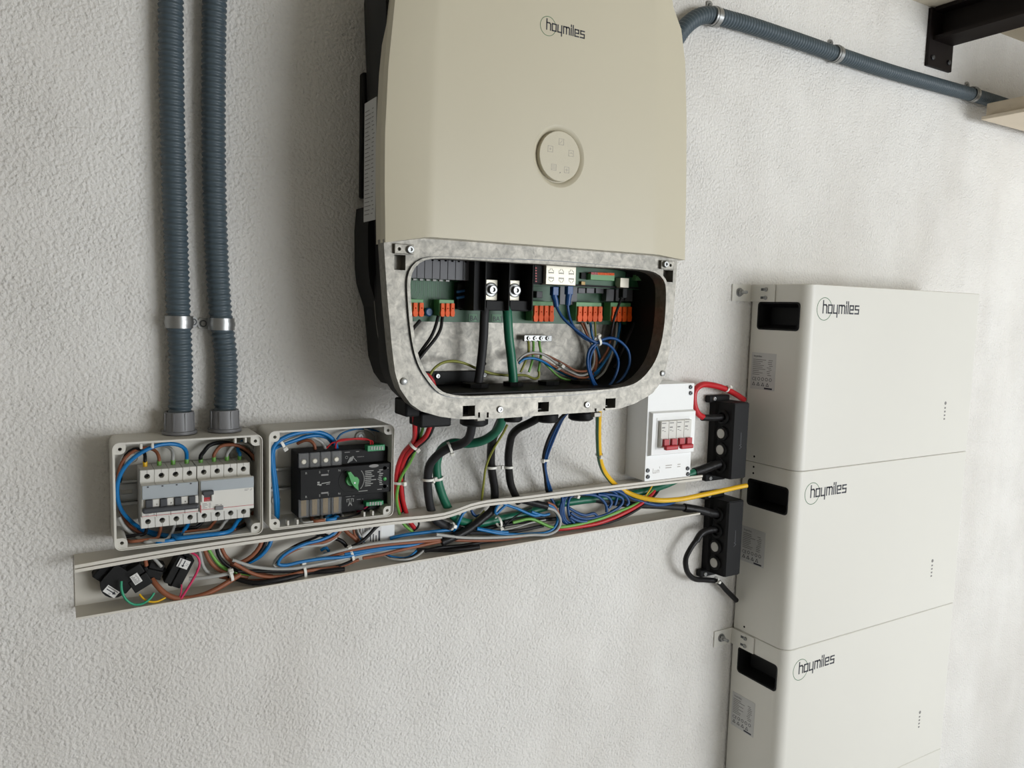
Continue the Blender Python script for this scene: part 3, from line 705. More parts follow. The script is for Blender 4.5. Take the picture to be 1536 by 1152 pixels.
LF = [(574.5, 366), (573.5, 280), (574, 200), (579, 100), (589, 0), (598, -60)]
RF = [(1026.5, 390), (1028.5, 280), (1029, 180), (1027, 95), (1021, 45), (1009, 12)]
r1 = cover_ring(.1995, LF, RF, body_top, .06, 1.5+.083, 1.5+.089, 1.5+.0925)
r0 = [Vector((v.x+(.006 if v.x < cxm else -.002)*(abs(v.x-cxm) > .2), -.158, v.z)) for v in r1]
ra = [Vector((v.x, -.192, v.z)) for v in r1]; rb = [Vector((v.x+(.002 if v.x < .5 else (-.002 if v.x > .8 else 0)), -.2030, v.z)) for v in r1]
cr = []
for v in rb:                                          # front field between the creases
    x = min(max(v.x, .4415+.030*(v.z-1.5)), .8535-.055*(v.z-1.5)); z = min(v.z, body_top-.03)
    if v.z < 1.5+.1: z = 1.5+.0935
    cr.append(Vector((x, -.2185, z)))
cm = [b.lerp(c, .9)+Vector((0, -.0006, 0)) for b, c in zip(rb, cr)]; ci = [c+Vector((.006 if c.x < .5 else (-.006 if c.x > .8 else 0), 0, 0)) for c in cr]
bm = loft(B(), [r0, ra, rb, cm, ci]); bmesh.ops.remove_doubles(bm, verts=bm.verts, dist=1e-5)
cover = obj('front_cover', bm, M_COVER, inv, True, 16)
# round control panel in its dished seat
dc = Vector((.6535, -.2185, 1.5+.2255))
bool_cut(cover, [cyl(B(), dc+Vector((0, .0072, 0)), dc+Vector((0, -.02, 0)), .0452, 64)])
circ = lambda h, r: [dc+Vector((r*math.cos(2*math.pi*i/64), -h, r*math.sin(2*math.pi*i/64))) for i in range(64)]
bm2 = loft(B(), [circ(h, r) for h, r in ((-.0078, .0454), (.0001, .0454), (-.0002, .0445), (-.0012, .0425), (-.0028, .0402), (-.0048, .0384), (-.0062, .0376))], cap0=True, cap1=True)
bm2.faces.ensure_lookup_table()
seat = obj('panel_seat', bm2, M_COVER, inv, True, 50)
disc = obj('control_panel', lathe(B(), dc, (0, -1, 0), [(-.0056, .0362), (.0016, .0362), (.0022, .0356)], 48), M_COVER, inv, True, 40)
for a, b, kind in ((.0015, .021, 0), (-.0175, .0085, 1), (.0195, .0065, 2), (-.0105, -.017, 3), (.0125, -.0185, 4)):
    f = on_front(dc.x+a, dc.z+b, .2185+.0022); bm = B(); s = .0042
    stroke(bm, [(-s, -s), (s, -s), (s, s), (-s, s), (-s, -s)], .0006, f, .00015)
    for st in {0: [[(-s*.5, -s*.5), (s*.4, s*.5)]], 1: [[(-s*.5, 0), (s*.5, 0)], [(0, -s*.4), (0, s*.4)]], 2: [[(-s*.5, -.0005), (0, .0012), (s*.5, -.0005)]], 3: [[(-s*.6, k), (s*.6, k)] for k in (-.002, 0, .002)], 4: [[(-s*.5, 0), (s*.5, 0)], [(0, -s*.5), (0, s*.5)]]}[kind]: stroke(bm, st, .0006, f, .00015)
    obj('panel_icon', bm, M_INKF, disc)
obj('indicator_dot', lathe(B(), (dc.x+.001, -.2185-.0021, dc.z-.0235), (0, -1, 0), [(0, .0008), (.0003, .0008)], 10), M_INKG, disc)
wordmark(inv, on_front(.6245, 1.5+.4015, .2185), .0670)
# side label on the flank
lab = obj('rating_label', box(B(), .3928, .3938, -.104, -.151, 1.5+.118, 1.5+.285), M_LABELG, inv)
lines_of_print(lab, on_left(-.108, 1.5+.125, .3928), .038, .15, 26, M_INKG, seed=9, fill=.22)
# frame details
for (x, y, s) in ((594, 381, 1), (985, 390, -1)):
    o = FO+.0012
    a, b = (592, 366, 621, 381) if s == 1 else (992, 391, 1011.5, 404), None
    pbox_ = pbox(B(), *a, o+.004, .005, .0008); cl = obj('hinge_clip', pbox_, M_ALU, inv)
    q = (599, 373.5) if s == 1 else (1006, 398)
    hole(cl, P(*q, o+.004), (0, -1, 0), .0026, .009, 12)
    q = (614.5, 374.5) if s == 1 else (997, 396.5)
    screw('clip_screw', cl, P(*q, o+.0036), (0, -1, 0), .0056, M_ZINC, True, .005)
    a = (593, 382, 610, 405) if s == 1 else (997, 405, 1012, 423)
    bool_cut(frame, [pbox(B(), *a, FO+.004, .021)])
for x, y, r, k in ((605.5, 572, .0052, 0), (993.5, 560, .005, 0), (749.5, 614, .0052, 1), (880, 607, .0052, 1)):
    screw('frame_screw', inv, P(x, y, FO), (0, -1, 0), r, M_ZINC, bool(k), .0028)
for a in ((696, 609, 714.5, 625), (809, 603.5, 825.5, 618), (910.5, 598, 925.5, 612.5)):
    bool_cut(frame, [pbox(B(), *a, FO+.004, .040)])
for x, y in ((722, 623), (897, 617)):
    for dx in (-3, 10): bool_cut(frame, [pbox(B(), x+dx, y-4, x+dx+3, y+4, FO+.004, .040)])
    obj('hinge_lug', box(B(), P(x, y+6, FO).x-.006, P(x, y+6, FO).x+.008, -FO+.012, -FO+.002, P(x, y+9, FO).z, P(x, y+2, FO).z, .001), M_ALU, inv)
# boards and terminals inside
PO = .100
obj('power_board', pbox(B(), 590, 386, 947, 484.5, PO, .002), M_PCB, inv)
bm = B()
rnd = random.Random(3)
for k in range(9):
    x = 612+k*6; stroke(bm, [(P(x, 422, PO).x, P(x, 422, PO).z), (P(x, 430+k*3, PO).x, P(x, 430+k*3, PO).z), (P(x-9+k, 446+k*2, PO).x, P(x-9+k, 446+k*2, PO).z)], .0007, lambda a, b, l: Vector((a, -PO-l, b)), .0002)
obj('copper_track', bm, M_PCBL, inv); inv.children[-1]['kind'] = 'stuff'
rel = []
for k in range(8):
    a = 614+k*11.6
    obj('relay_cell', pbox(B(), a, 378, a+11.2, 417+k*.55, PO+.030, .028, .0006), M_RELAY, inv)
for k in range(6):
    obj('solder_pad', pbox(B(), 620+k*9.8, 418+k*.4, 625+k*9.8, 420.4+k*.4, PO+.029, .006), M_INKW, inv)
    obj('relay_vent', pbox(B(), 647.5+k*9.9, 389.2+k*.5, 650.5+k*9.9, 391.2+k*.5, PO+.0305, .001), M_VOID, inv)
def connector(x0, y0, x1, y1, n, o=PO+.022, lever_y=None, skew=0):
    c = obj('terminal_connector', pbox(B(), x0, y0, x1, y1, o, .02, .0008), M_TGREEN, inv); w = (x1-x0)/n; ly = y0+(y1-y0)*.22
    for k in range(n):
        a = x0+w*(k+.16); e = x0+w*(k+.94)
        bm = B(); pts = []
        A = P(a, ly, o); C = P(e, y1+1.0, o); x_, X_ = A.x, C.x; z_, Z_ = C.z, A.z; hw = (X_-x_)
        out = [(x_+hw*.12, Z_), (X_-hw*.12, Z_), (X_-hw*.12, z_+(Z_-z_)*.46), (X_, z_+(Z_-z_)*.3), (X_-hw*.1, z_+.001), (X_-hw*.35, z_), (x_+hw*.35, z_), (x_+hw*.1, z_+.001), (x_, z_+(Z_-z_)*.3), (x_+hw*.12, z_+(Z_-z_)*.46)]
        lv = obj('release_lever', prism(B(), out, o-.002, o+.004), M_ORANGE, c)
        hole(lv, ((x_+X_)/2, -o-.004, z_+(Z_-z_)*.62), (0, -1, 0), .0011, .005, 8)
    return c
connector(608, 448.5, 635, 474, 3); connector(658.5, 449.5, 681, 474, 3)
connector(798, 452, 829.5, 481.5, 4); connector(864, 453.5, 902, 481.5, 5); connector(915.5, 454, 946, 481.5, 4)
# battery terminal housing: three black walls, two nickel plates with bolts
o2 = PO+.048
obj('terminal_shroud', pbox(B(), 700, 386, 800, 466, PO+.012, .010), M_BLACK, inv)
for a in (712, 728.8, 764.3, 799.5):
    x = P(a, 425, o2).x; obj('shroud_wall', box(B(), x-.0011, x+.0011, -o2, -PO, P(a, 466, o2).z, P(a, 389, o2).z, .0004), M_BLACKM, inv)
obj('shroud_block', pbox(B(), 707, 388, 728.3, 466, o2-.012, .03), M_BLACK, inv)
for a, b in ((729.5, 764), (765, 799)): obj('shroud_floor', pbox(B(), a, 451, b, 466, o2-.01, .03, .001), M_BLACK, inv)
o3 = PO+.026
for x0, x1, cx in ((729, 746, 736.5), (765, 779, 771.8)):
    pl = obj('battery_terminal', pbox(B(), x0, 419.5+(x0-729)*.03, x1, 450.5+(x0-729)*.03, o3, .003, .0006), M_NICK, inv)
    c = P(cx, 434.6+(x0-729)*.03, o3)
    obj('terminal_washer', lathe(B(), c, (0, -1, 0), [(0, .0112), (.0018, .0112), (.0022, .0105), (.0022, .0072)], 24), M_ZINC, pl, True, 35)
    obj('terminal_bolt', lathe(B(), c+Vector((0, -.0022, 0)), (0, -1, 0), [(0, .0070), (.0055, .0070), (.0062, .0062), (.0062, .0036), (.003, .0033)], 18), M_ZINC, pl, True, 35)
for s, x, y in (('BA', 704.5, 481), ('BAT', 739, 481.5)):
    a = P(x, y, PO+.0008); b = pbox(B(), x-1.5, y-10, x+(13 if s == 'BAT' else 11), y+1, PO+.0006, .001)
    lb = obj('board_marking', b, M_PCBL, inv)
    text(lb, s, on_front(a.x, a.z, PO+.0006), .0108 if s == 'BAT' else .0115, M_INK)
# communication board on its shelf
so = PO+.030
obj('communication_board', pbox(B(), 801, 386, 966, 431.5, so, .002), M_PCB, inv)
obj('board_shelf', pbox(B(), 800, 427.5, 968, 430.5, so+.004, .03), M_BLACKM, inv)
ro = so+.016
rj = obj('network_socket_block', pbox(B(), 819, 399, 864, 427.5, ro, .016, .0008), M_NICK, inv)
for k in range(3):
    cx = 826.8+k*15.1; cy = 413+k*.9
    for s, dy in ((1, -6.2), (-1, 6.0)):
        c = P(cx, cy+dy, ro); bm = B(); f = on_front(c.x, c.z, ro); a = .0048
        stroke(bm, [(-a, -a*.7*s), (a, -a*.7*s), (a, a*.3*s), (a*.45, a*.3*s), (a*.45, a*.8*s), (-a*.45, a*.8*s), (-a*.45, a*.3*s), (-a, a*.3*s), (-a, -a*.7*s)], .0006, f, .0002)
        stroke(bm, [(-a*.7, -a*.42*s), (a*.7, -a*.42*s)], .0012, f, .0002)
        obj('socket_outline', bm, M_INKG, rj)
tb = obj('signal_plug', pbox(B(), 886, 411, 922, 420.5, so+.012, .012, .0006), M_TGREEN, inv)
for k in range(14): obj('plug_lever', pbox(B(), 887+k*2.5, 408.3+k*.1, 889+k*2.5, 412+k*.1, so+.0125, .008), M_ORANGE if k > 3 else M_REDT, tb)
tb = obj('signal_plug', pbox(B(), 954, 412, 971, 421, so+.012, .012, .0006), M_TGREEN, inv)
for k in range(4):
    obj('plug_lever', pbox(B(), 955+k*3.9, 408.7, 958+k*3.9, 411.5, so+.0125, .008), M_ORANGE, tb); bool_cut(tb, [pbox(B(), 955.5+k*3.9, 412.6, 957.5+k*3.9, 415, so+.0140, .009)])
obj('meter_socket', pbox(B(), 930.5, 417, 943.5, 431.5, so+.014, .014, .0006), M_NICK, inv)
obj('chip', pbox(B(), 872, 409, 879, 418.5, so+.004, .004), M_BLACK, inv); obj('chip', pbox(B(), 940, 407, 950, 416, so+.003, .003), M_BLACK, inv)
obj('button', pbox(B(), 872, 422, 878, 427.5, so+.005, .005, .0005), M_BRASS, inv)
obj('jumper_block', pbox(B(), 801.5, 398, 817, 425, so+.008, .008, .0004), M_BLACK, inv)
for k in range(6): obj('red_pin', pbox(B(), 803.2, 401+k*4, 805.2, 403+k*4, so+.0085, .001), M_REDT, inv)
for a in ((840, 430, 866, 457), (867.5, 432, 878, 440), (880, 432, 891.5, 440), (894, 432, 905.5, 440), (909.5, 433.5, 921, 452), (924, 434, 936, 452), (938.5, 434, 949, 452)):
    obj('relay', pbox(B(), *a, PO+.014, .013, .0006), M_RELAY, inv)
obj('choke', pbox(B(), 805, 437, 814, 447, PO+.012, .011, .0008), M_RELAY, inv)
obj('varistor', lathe(B(), P(641, 468, PO), (0, -1, 0), [(0, .006), (.006, .0066), (.008, .005)], 16), M_NAVY, inv, True)
obj('capacitor_cluster', pbox(B(), 686, 424, 698, 464, PO+.014, .013, .002), M_BLACK, inv)
for k, y in enumerate((438, 447)): obj('coil_wire', cyl(B(), P(685, y, PO+.016), P(697, y-2, PO+.016), .0022, 10), M_NAVY, inv, True)
# floor of the compartment, glands
zf = 1.5-.1245
obj('gland_plate', box(B(), .455, .845, -CB-.0005, -FO+.004, zf-.004, zf, .001), M_BLACK, inv)
obj('gland_plate_edge', box(B(), .475, .60, -CB-.001, -CB-.006, zf, zf+.022, .001), M_BLACK, inv)
for x, y in ((656, 564), (725.5, 562)): screw('plate_screw', inv, P(x, y, CB+.006), (0, -1, 0), .0042, M_ZINC)
GO = .128
GX = {}
for nm, px_, py_, r in (('a', 711, 634, .0225), ('b', 768, 628, .017), ('c', 821, 629, .0185), ('d', 871, 626, .0215)):
    x = P(px_, py_, GO).x; zb = P(px_, py_+4, GO).z; GX[nm] = (x, zb)
    obj('cable_gland', lathe(B(), (x, -GO, zb), (0, 0, 1), [(0, r*.8), (.003, r), (.013, r), (.014, r*.86), (.02, r*.86)], 28), M_BLACK, inv, True, 35)
    obj('gland_nut', lathe(B(), (x, -GO, zf), (0, 0, 1), [(0, r*.98), (.006, r*.98), (.0065, r*.7)], 8), M_BLACK, inv)
for a in ((608.5, 600, 630.5, 625.5), (631, 619, 677.5, 641)):
    obj('cable_plug', pbox(B(), *a, GO+.03, .045, .003), M_BLACK, inv)
bar = obj('earth_bar', pbox(B(), 786.5, 503, 828, 512, CB+.016, .005, .0006), M_ZINC, inv)
for k in range(4): screw('earth_screw', bar, P(793+k*9.3, 507.4, CB+.016), (0, -1, 0), .0036, M_ZINC)
hole(next(c for c in inv.children if c.name.startswith('compartment_back')), P(727.5, 545.5, CB), (0, -1, 0), .0028, .003, 12)
obj('cable_stay', tube(B(), smooth_path([P(*p) for p in ((979, 412, .12), (965, 455, .12), (945, 500, .12), (925, 545, .115), (921, 552, .115))]), .0022, 8), M_SHEATH, inv, True)
# ------------------------------------------------------------------ breakers on the rail of the first enclosure
zc = 1.5-.2735
def pole_profile(x0, x1, nose):
    so_, no = .056, .070                              # shoulder and nose distance off the wall
    p = [(-.0075, .0405), (-so_, .0405), (-so_, .0225), (-no if nose else -so_, .0225), (-no if nose else -so_, -.0225), (-so_, -.0225), (-so_, -.0405), (-.0075, -.0405)]
    p = [(-.0130, .0405), (-so_, .0405), (-so_, .0225), (-no, .0225), (-no, -.0225), (-so_, -.0225), (-so_, -.0405), (-.0130, -.0405)]
    bm = B(); loft(bm, [[Vector((x, y, zc+z)) for y, z in p] for x in (x0, x1)])
    bmesh.ops.bevel(bm, geom=[e for e in bm.edges], offset=.0006, segments=1, affect='EDGES'); return bm
PW = .01795
def poles(t, x0):
    for k in range(4):
        a = x0+k*PW
        p = obj('pole', pole_profile(a+.00015, a+PW-.00015, True), M_BRK, t)
        for s in (1, -1):
            hole(p, (a+PW/2, -.056, zc+s*.0315), (0, -1, 0), .0037, .016)
            obj('terminal_screw', lathe(B(), (a+PW/2, -.0402, zc+s*.0315), (0, -1, 0), [(0, .0034), (.002, .0034), (.003, .0026)], 12), M_DARKM, p)
            obj('seam_line', box(B(), a+PW/2-.0002, a+PW/2+.0002, -.0563, -.056, zc+s*.0355, zc+s*.0405), M_INKG, p)
X1 = .0968
t = thing('circuit_breaker', 'four pole white breaker with one long black toggle bar', 'circuit breaker', (X1+2*PW, -.03, zc-.041)); poles(t, X1)
obj('label_cover', box(B(), X1+.001, X1+4*PW-.0006, -.0701, -.0722, zc+.0035, zc+.0222, .0006), M_BRKC, t)
for k in range(4):
    a = X1+k*PW
    obj('toggle', box(B(), a+.0048, a+.0134, -.070, -.0755, zc-.0085, zc+.003, .0008), M_BRKD, t)
    obj('toggle_guide', box(B(), a+.0136, a+PW+.0046 if k < 3 else a+PW-.0004, -.0701, -.0728, zc-.0075, zc+.003, .0006), M_BRK, t)
    if k < 3: hole(t.children[-1], (a+PW+.0005, -.0728, zc-.004), (0, -1, 0), .0011, .002, 8)
    obj('cover_tab', box(B(), a+.007, a+.0092, -.0722, -.0728, zc+.0195, zc+.0212), M_BRKD, t)
obj('toggle_bar', box(B(), X1+.0006, X1+4*PW-.0004, -.0702, -.0805, zc-.0145, zc-.0072, .0025), M_BRKD, t)
obj('red_line', box(B(), X1+.0006, X1+4*PW-.0006, -.0699, -.0703, zc-.0204, zc-.0198), M_REDT, t)
lines_of_print(t, on_front(X1+.005, zc-.0195, .0701), .012, .004, 2, M_INKG, seed=2)
X2 = X1+4*PW+.0008
t = thing('leakage_breaker', 'four pole white leakage breaker with a small red window toggle', 'circuit breaker', (X2+2*PW, -.03, zc-.041)); poles(t, X2)
obj('front_block', box(B(), X2+.0012, X2+4*PW+.0018, -.0695, -.0725, zc-.0235, zc+.0235, .0008), M_BRK, t)
obj('label_cover', box(B(), X2+.0018, X2+4*PW+.0016, -.0724, -.0742, zc+.0075, zc+.0228, .0006), M_BRKC, t)
obj('toggle_window', box(B(), X2+.006, X2+.0145, -.0725, -.0735, zc-.0068, zc+.003, .0004), M_REDT, t)
text(t, '1-ON', on_front(X2+.0070, zc-.0060, .0735), .0030, M_INKW)
obj('toggle_slot', box(B(), X2+.0062, X2+.0143, -.0735, -.0737, zc-.001, zc+.003), M_BRKD, t)
obj('toggle', box(B(), X2+.0035, X2+.0180, -.073, -.0815, zc+.0035, zc+.0095, .0012), M_BRKD, t)
for a in (X2+.0025, X2+.0155): obj('toggle_cheek', box(B(), a, a+.0032, -.0725, -.0760, zc-.0072, zc+.0045, .0008), M_BRK, t)
obj('red_line', box(B(), X2+.0015, X2+4*PW+.0015, -.0724, -.0728, zc-.0186, zc-.018), M_REDT, t)
obj('red_edge', box(B(), X2+.0014, X2+.0024, -.0724, -.0729, zc-.0222, zc-.0115), M_REDT, t)
obj('test_button', box(B(), X2+.0205, X2+.0315, -.0724, -.0756, zc-.0205, zc-.0148, .0008), M_GLAND, t)
lines_of_print(t, on_front(X2+.0045, zc-.017, .0725), .011, .008, 4, M_INKG, seed=5); lines_of_print(t, on_front(X2+.061, zc+.003, .0725), .011, .003, 2, M_INKG, seed=6)
lines_of_print(t, on_front(X2+.022, zc-.0145, .0725), .008, .0025, 1, M_INKG, seed=8)
# ------------------------------------------------------------------ transfer switch in the second enclosure
so_, no = .052, .066
sx0, sx1 = P(*ZB(362, 650), so_).x, P(*ZB(1228, 640), so_).x
zt, zb = P(*ZB(780, 352), so_).z, P(*ZB(780, 955), so_).z
zn1, zn0 = P(*ZB(780, 512), no).z, P(*ZB(780, 800), no).z
zmid = (zn0+zn1)/2
t = thing('transfer_switch', 'black transfer switch with green rotary knob and clear terminal covers', 'transfer switch', ((sx0+sx1)/2, -.03, zb))
bm = B(); loft(bm, [[Vector((x, y, z)) for y, z in ((-.013, zt), (-so_, zt), (-so_, zn1), (-no, zn1), (-no, zn0), (-so_, zn0), (-so_, zb), (-.013, zb))] for x in (sx0, sx1+.001)])
bmesh.ops.bevel(bm, geom=list(bm.edges), offset=.0008, segments=1, affect='EDGES'); obj('body', bm, M_BLACK, t)
cw = (P(*ZB(780, 450), so_).x-sx0)/4
for k in range(4):
    a = sx0+k*cw
    for z0, z1, up_ in ((zn1+.0005, zt-.0006, 1), (zb+.0006, zn0-.0005, 0)):
        obj('terminal_pocket', box(B(), a+.001, a+cw-.001, -so_-.0002, -so_-.0008, z0, z1), M_BRKD, t)
        if up_: obj('terminal_screw', lathe(B(), (a+cw*.5, -so_-.0008, z0+.009), (0, -1, 0), [(0, .0042), (.002, .004), (.003, .003), (.003, .001)], 14), M_NICK, t, True, 35)
        else: obj('terminal_lug', box(B(), a+cw*.25, a+cw*.75, -so_-.0008, -so_-.0022, z0+.001, z1-.001, .0008), M_BRASS, t)
        obj('clear_cover', box(B(), a+.0008, a+cw-.0008, -so_-.0030, -so_-.0064, z0, z1, .0006), M_CLEAR, t)
for k, c in enumerate('RSTN'):
    for zz in (zn1-.0072, zn0+.0035):
        text(t, c, on_front(sx0+cw*(k+.5)-.001+(.004 if k == 1 else 0), zz, no), .0048, M_INKW)
for zz in (zn1-.0105, zn0+.0085): obj('rating_mark', box(B(), sx0+cw*2-.002, sx0+cw*2+.009, -no, -no-.0003, zz-.0012, zz+.0012), M_INKG, t)
bm = B(); f = on_front(sx0+cw*1.6, zmid-.001, no)
for a, b in ((0, 0), (0, .003), (.003, -.001)): stroke(bm, [(a, b), (a+.0012, b)], .0022, f, .0002)
stroke(bm, [(.006, .001), (.018, .002)], .0012, f, .0002); stroke(bm, [(.013, -.001), (.0175, -.0006)], .0008, f, .0002); obj('maker_mark', bm, M_INKW, t)
kc = P(*ZB(872, 642), no); kr = .0195
dial = obj('dial', lathe(B(), kc, (0, -1, 0), [(-.001, kr), (.0006, kr), (.0006, kr*.94), (.0002, kr*.93)], 40), M_BLACKM, t, True, 30)
obj('dial_hub', lathe(B(), kc, (0, -1, 0), [(0, .0085), (.004, .0080)], 24), M_KNOB, t, True, 35)
K = [(-.0085, .0150), (-.0042, .0158), (.0022, .0075), (.0068, .0062), (.0092, .0022), (.0090, -.0020), (.0078, -.0060), (.0086, -.0145), (.0020, -.0085), (-.0030, -.0010)]
obj('rotary_knob', prism(B(), [(kc.x+a, kc.z+b) for a, b in K], no+.0035, no+.0115), M_KNOB, t)
obj('knob_screw', lathe(B(), (kc.x+.0022, -no-.0115, kc.z-.002), (0, -1, 0), [(0, .0016), (.0005, .0014)], 10), M_ZINC, t)
bm = B(); f = on_front(kc.x, kc.z, no)
stroke(bm, [(.0215*math.cos(math.radians(a)), .0215*math.sin(math.radians(a))) for a in range(-42, 46, 8)], .0009, f, .0003)
obj('dial_scale', bm, M_INKW, t)
lines_of_print(t, on_front(kc.x+.0235, kc.z-.0125, no), .0300, .026, 9, M_INKW, seed=12, fill=.4)
lines_of_print(t, on_front(kc.x+.013, kc.z-.020, no), .040, .0025, 1, M_INKW, seed=13)
obj('rating_badge', prism(B(), [(kc.x+.037+.008*math.cos(a), kc.z+.0195+.0026*math.sin(a)) for a in [2*math.pi*i/16 for i in range(16)]], no-.0005, no+.0003), M_INKG, t)
for (x, y), m in ((ZB(1199, 524), M_VOID), (ZB(1197, 700), M_VOID), (ZB(1198, 628), M_KNOB)):
    c = P(x, y, no); obj('indicator_lamp', lathe(B(), c, (0, -1, 0), [(0, .0028), (.0008, .0028), (.0012, .002)], 14), m, t, True, 40)
text(t, 'A', on_front(P(*ZB(1222, 530), no).x, P(*ZB(1222, 530), no).z, no), .003, M_INKW); text(t, 'B', on_front(P(*ZB(1219, 702), no).x, P(*ZB(1219, 702), no).z, no), .003, M_INKW)
# solar and grid pictograms on the shoulders
bm = B(); c = P(*ZB(870, 445), so_); f = on_front(c.x, c.z, so_)
stroke(bm, [(-.0065+.002*math.cos(a), .004+.002*math.sin(a)) for a in [2*math.pi*i/10 for i in range(11)]], .0007, f, .0002)
for k in range(4): stroke(bm, [(-.004+k*.002, -.004+k*.001), (-.0005+k*.0016, .0028+k*.0006)], .0017, f, .0002)
stroke(bm, [(.003, .005), (.0095, -.003)], .0008, f, .0002); obj('solar_pictogram', bm, M_INKW, t)
bm = B(); c = P(*ZB(865, 850), so_); f = on_front(c.x, c.z, so_)
for s in (-1, 1):
    for st in ([(s*.0055, .0045), (s*.001, .005)], [(s*.0022, .0048), (s*.0012, -.001), (s*.0028, -.006)], [(s*.0052, .004), (s*.005, 0)]): stroke(bm, st, .0007, f, .0002)
stroke(bm, [(-.0012, -.001), (.0024, -.0055)], .0006, f, .0002); stroke(bm, [(.0012, -.001), (-.0024, -.0055)], .0006, f, .0002); obj('pylon_pictogram', bm, M_INKW, t)
c = P(*ZB(815, 372), so_); lines_of_print(t, on_front(c.x, c.z-.002, so_), .024, .003, 1, M_INKG, seed=21)
c = P(*ZB(935, 412), so_); lines_of_print(t, on_front(c.x, c.z-.002, so_), .013, .002, 1, M_INKG, seed=22)
c = P(*ZB(825, 795), so_); lines_of_print(t, on_front(c.x, c.z-.002, so_), .014, .002, 1, M_INKG, seed=23)
c = P(*ZB(932, 828), so_); lines_of_print(t, on_front(c.x, c.z-.001, so_), .011, .002, 1, M_INKG, seed=24)
for (xa, ya, xb, yb), nm in (((1032, 305, 1200, 362), 'a'), ((1018, 846, 1186, 886), 'b')):
    A, C = ZB(xa, ya), ZB(xb, yb)
    pl = obj('signal_plug', pbox(B(), *A, *C, so_+.0125, .013, .0008), M_TGREEN2, t)
    for k in range(5):
        q = P(A[0]+(C[0]-A[0])*(.24+.15*k), (A[1]+C[1])/2, so_+.0125); obj('plug_contact', box(B(), q.x-.0012, q.x+.0012, -so_-.0125, -so_-.0132, q.z-.0026, q.z+.0026), M_INKW, pl)
# ------------------------------------------------------------------ current clamps and the little meter lying in the trunking
def clamp(label, c, ang, w, h, dp, off, sticker, round_=False, lines=None):
    """split-core sensor lying against the trunking back; c px centre, ang turn in the picture, w x h x dp metres"""
    o = P(*c, off); t = thing('current_clamp', label, 'current clamp', Vector((o.x, -off+dp, o.z)))
    a = math.radians(ang); U = Vector((math.cos(a), 0, math.sin(a))); V = Vector((-math.sin(a), 0, math.cos(a))); N = Vector((0, -1, 0)); base = Vector((o.x, -off+dp, o.z))
    def blk(name, u0, u1, v0, v1, d0, d1, m, par, bev=.0012):
        bm = box(B(), u0, u1, v0, v1, d0, d1, bev)
        for q in bm.verts: q.co = base+U*q.co.x+V*q.co.y+N*q.co.z
        return obj(name, bm, m, par)
    if round_:
        bm = B(); n = 20; pts = [(-w/2+.0, h/2), (w/2, h/2), (w/2, -h*.1)]+[(w/2*math.cos(x), -h*.1+(h*.42)*math.sin(x)) for x in [-math.pi*i/10 for i in range(1, 10)]]+[(-w/2, -h*.1)]
        loft(bm, [[base+U*x+V*y+N*d for x, y in pts] for d in (.001, dp)]); obj('core_half', bm, M_BLACKM, t)
    else:
        blk('core_half', -w/2, w/2, -h/2, h*.05, .001, dp, M_BLACKM, t); blk('core_half', -w/2+.001, w/2-.001, h*.07, h/2, .001, dp-.002, M_BLACKM, t)
    if round_: blk('jaw', -w*.5-.012, -w*.5+.006, -.011, .013, .002, dp*.8, M_BLACK, t)
    blk('latch', w*.5-.001, w*.5+.004, -h*.18, h*.2, dp*.3, dp*.75, M_BLACK, t)
    blk('hinge', -w*.5-.003, -w*.5+.001, -h*.12, h*.12, dp*.3, dp*.7, M_BLACK, t)
    su, sv, sw, sh, arrow = sticker
    st = blk('sticker', su-sw/2, su+sw/2, sv-sh/2, sv+sh/2, dp-.0005, dp+.0003, M_LABEL, t, 0)
    f = lambda x, y, l: base+U*(su+x)+V*(sv+y)+N*(dp+.0003+l)
    if arrow:
        bm = B(); s = arrow; stroke(bm, [(-s*sw*.36, 0), (s*sw*.2, 0)], .0013, f, .0002); loft(bm, [[f(x, y, l) for x, y in ((s*sw*.4, 0), (s*sw*.16, .0024), (s*sw*.16, -.0024))] for l in (0, .0002)])
        obj('direction_arrow', bm, M_INK, st)
        text(st, '13' if arrow > 0 else '11', lambda x, y, l: f(x-.002, y-sh*.42, l), sh*.3, M_INK)
        bm = B(); stroke(bm, [(-sw*.4, sh*.34), (sw*.4, sh*.34)], sh*.13, f, .0002); obj('print_line', bm, M_INKG, st)
    else:
        lines_of_print(st, lambda x, y, l: f(x-sw*.4, y-sh*.42, l), sw*.8, sh*.84, 7, M_INKG, seed=31, fill=.45)
    return t
clamp('black current clamp with arrow sticker lying at the trunking end', (175, 875), -42, .036, .040, .030, .034, (.0075, -.0125, .010, .0175, 0) and (.002, -.0125, .0185, .0105, 1), True)
clamp('black current clamp with a pale printed rating sticker', (207, 868), 28, .026, .034, .026, .036, (-.002, .001, .0105, .0145, 0))
clamp('black current clamp gripping a brown cable, without sticker', (233, 857), -22, .022, .022, .024, .030, (0, 0, .0001, .0001, 0))
clamp('large black current clamp with arrow sticker beside the pink wire', (269, 858), 62, .044, .024, .028, .038, (.0125, -.001, .0105, .0165, 0) and (.0125, .0, .0125, .0155, -1))
mt = thing('wiring_label_box', 'small white module with printed barcode sticker inside the trunking', 'electronic module', P(566, 812, .012))
obj('case', pbox(B(), 541, 778, 592, 818, .018, .014, .0012), M_DCW, mt)
st = obj('sticker', pbox(B(), 543, 778, 572, 814, .0186, .0007), M_LABEL, mt)
bm = B()
for k in range(7): pbox(bm, 543.5+k*3.1, 783-k*.4, 545+k*3.1+(k % 2)*.8, 799-k*1.2, .0188, .0003)
obj('barcode', bm, M_INKG, st)
bm = B()
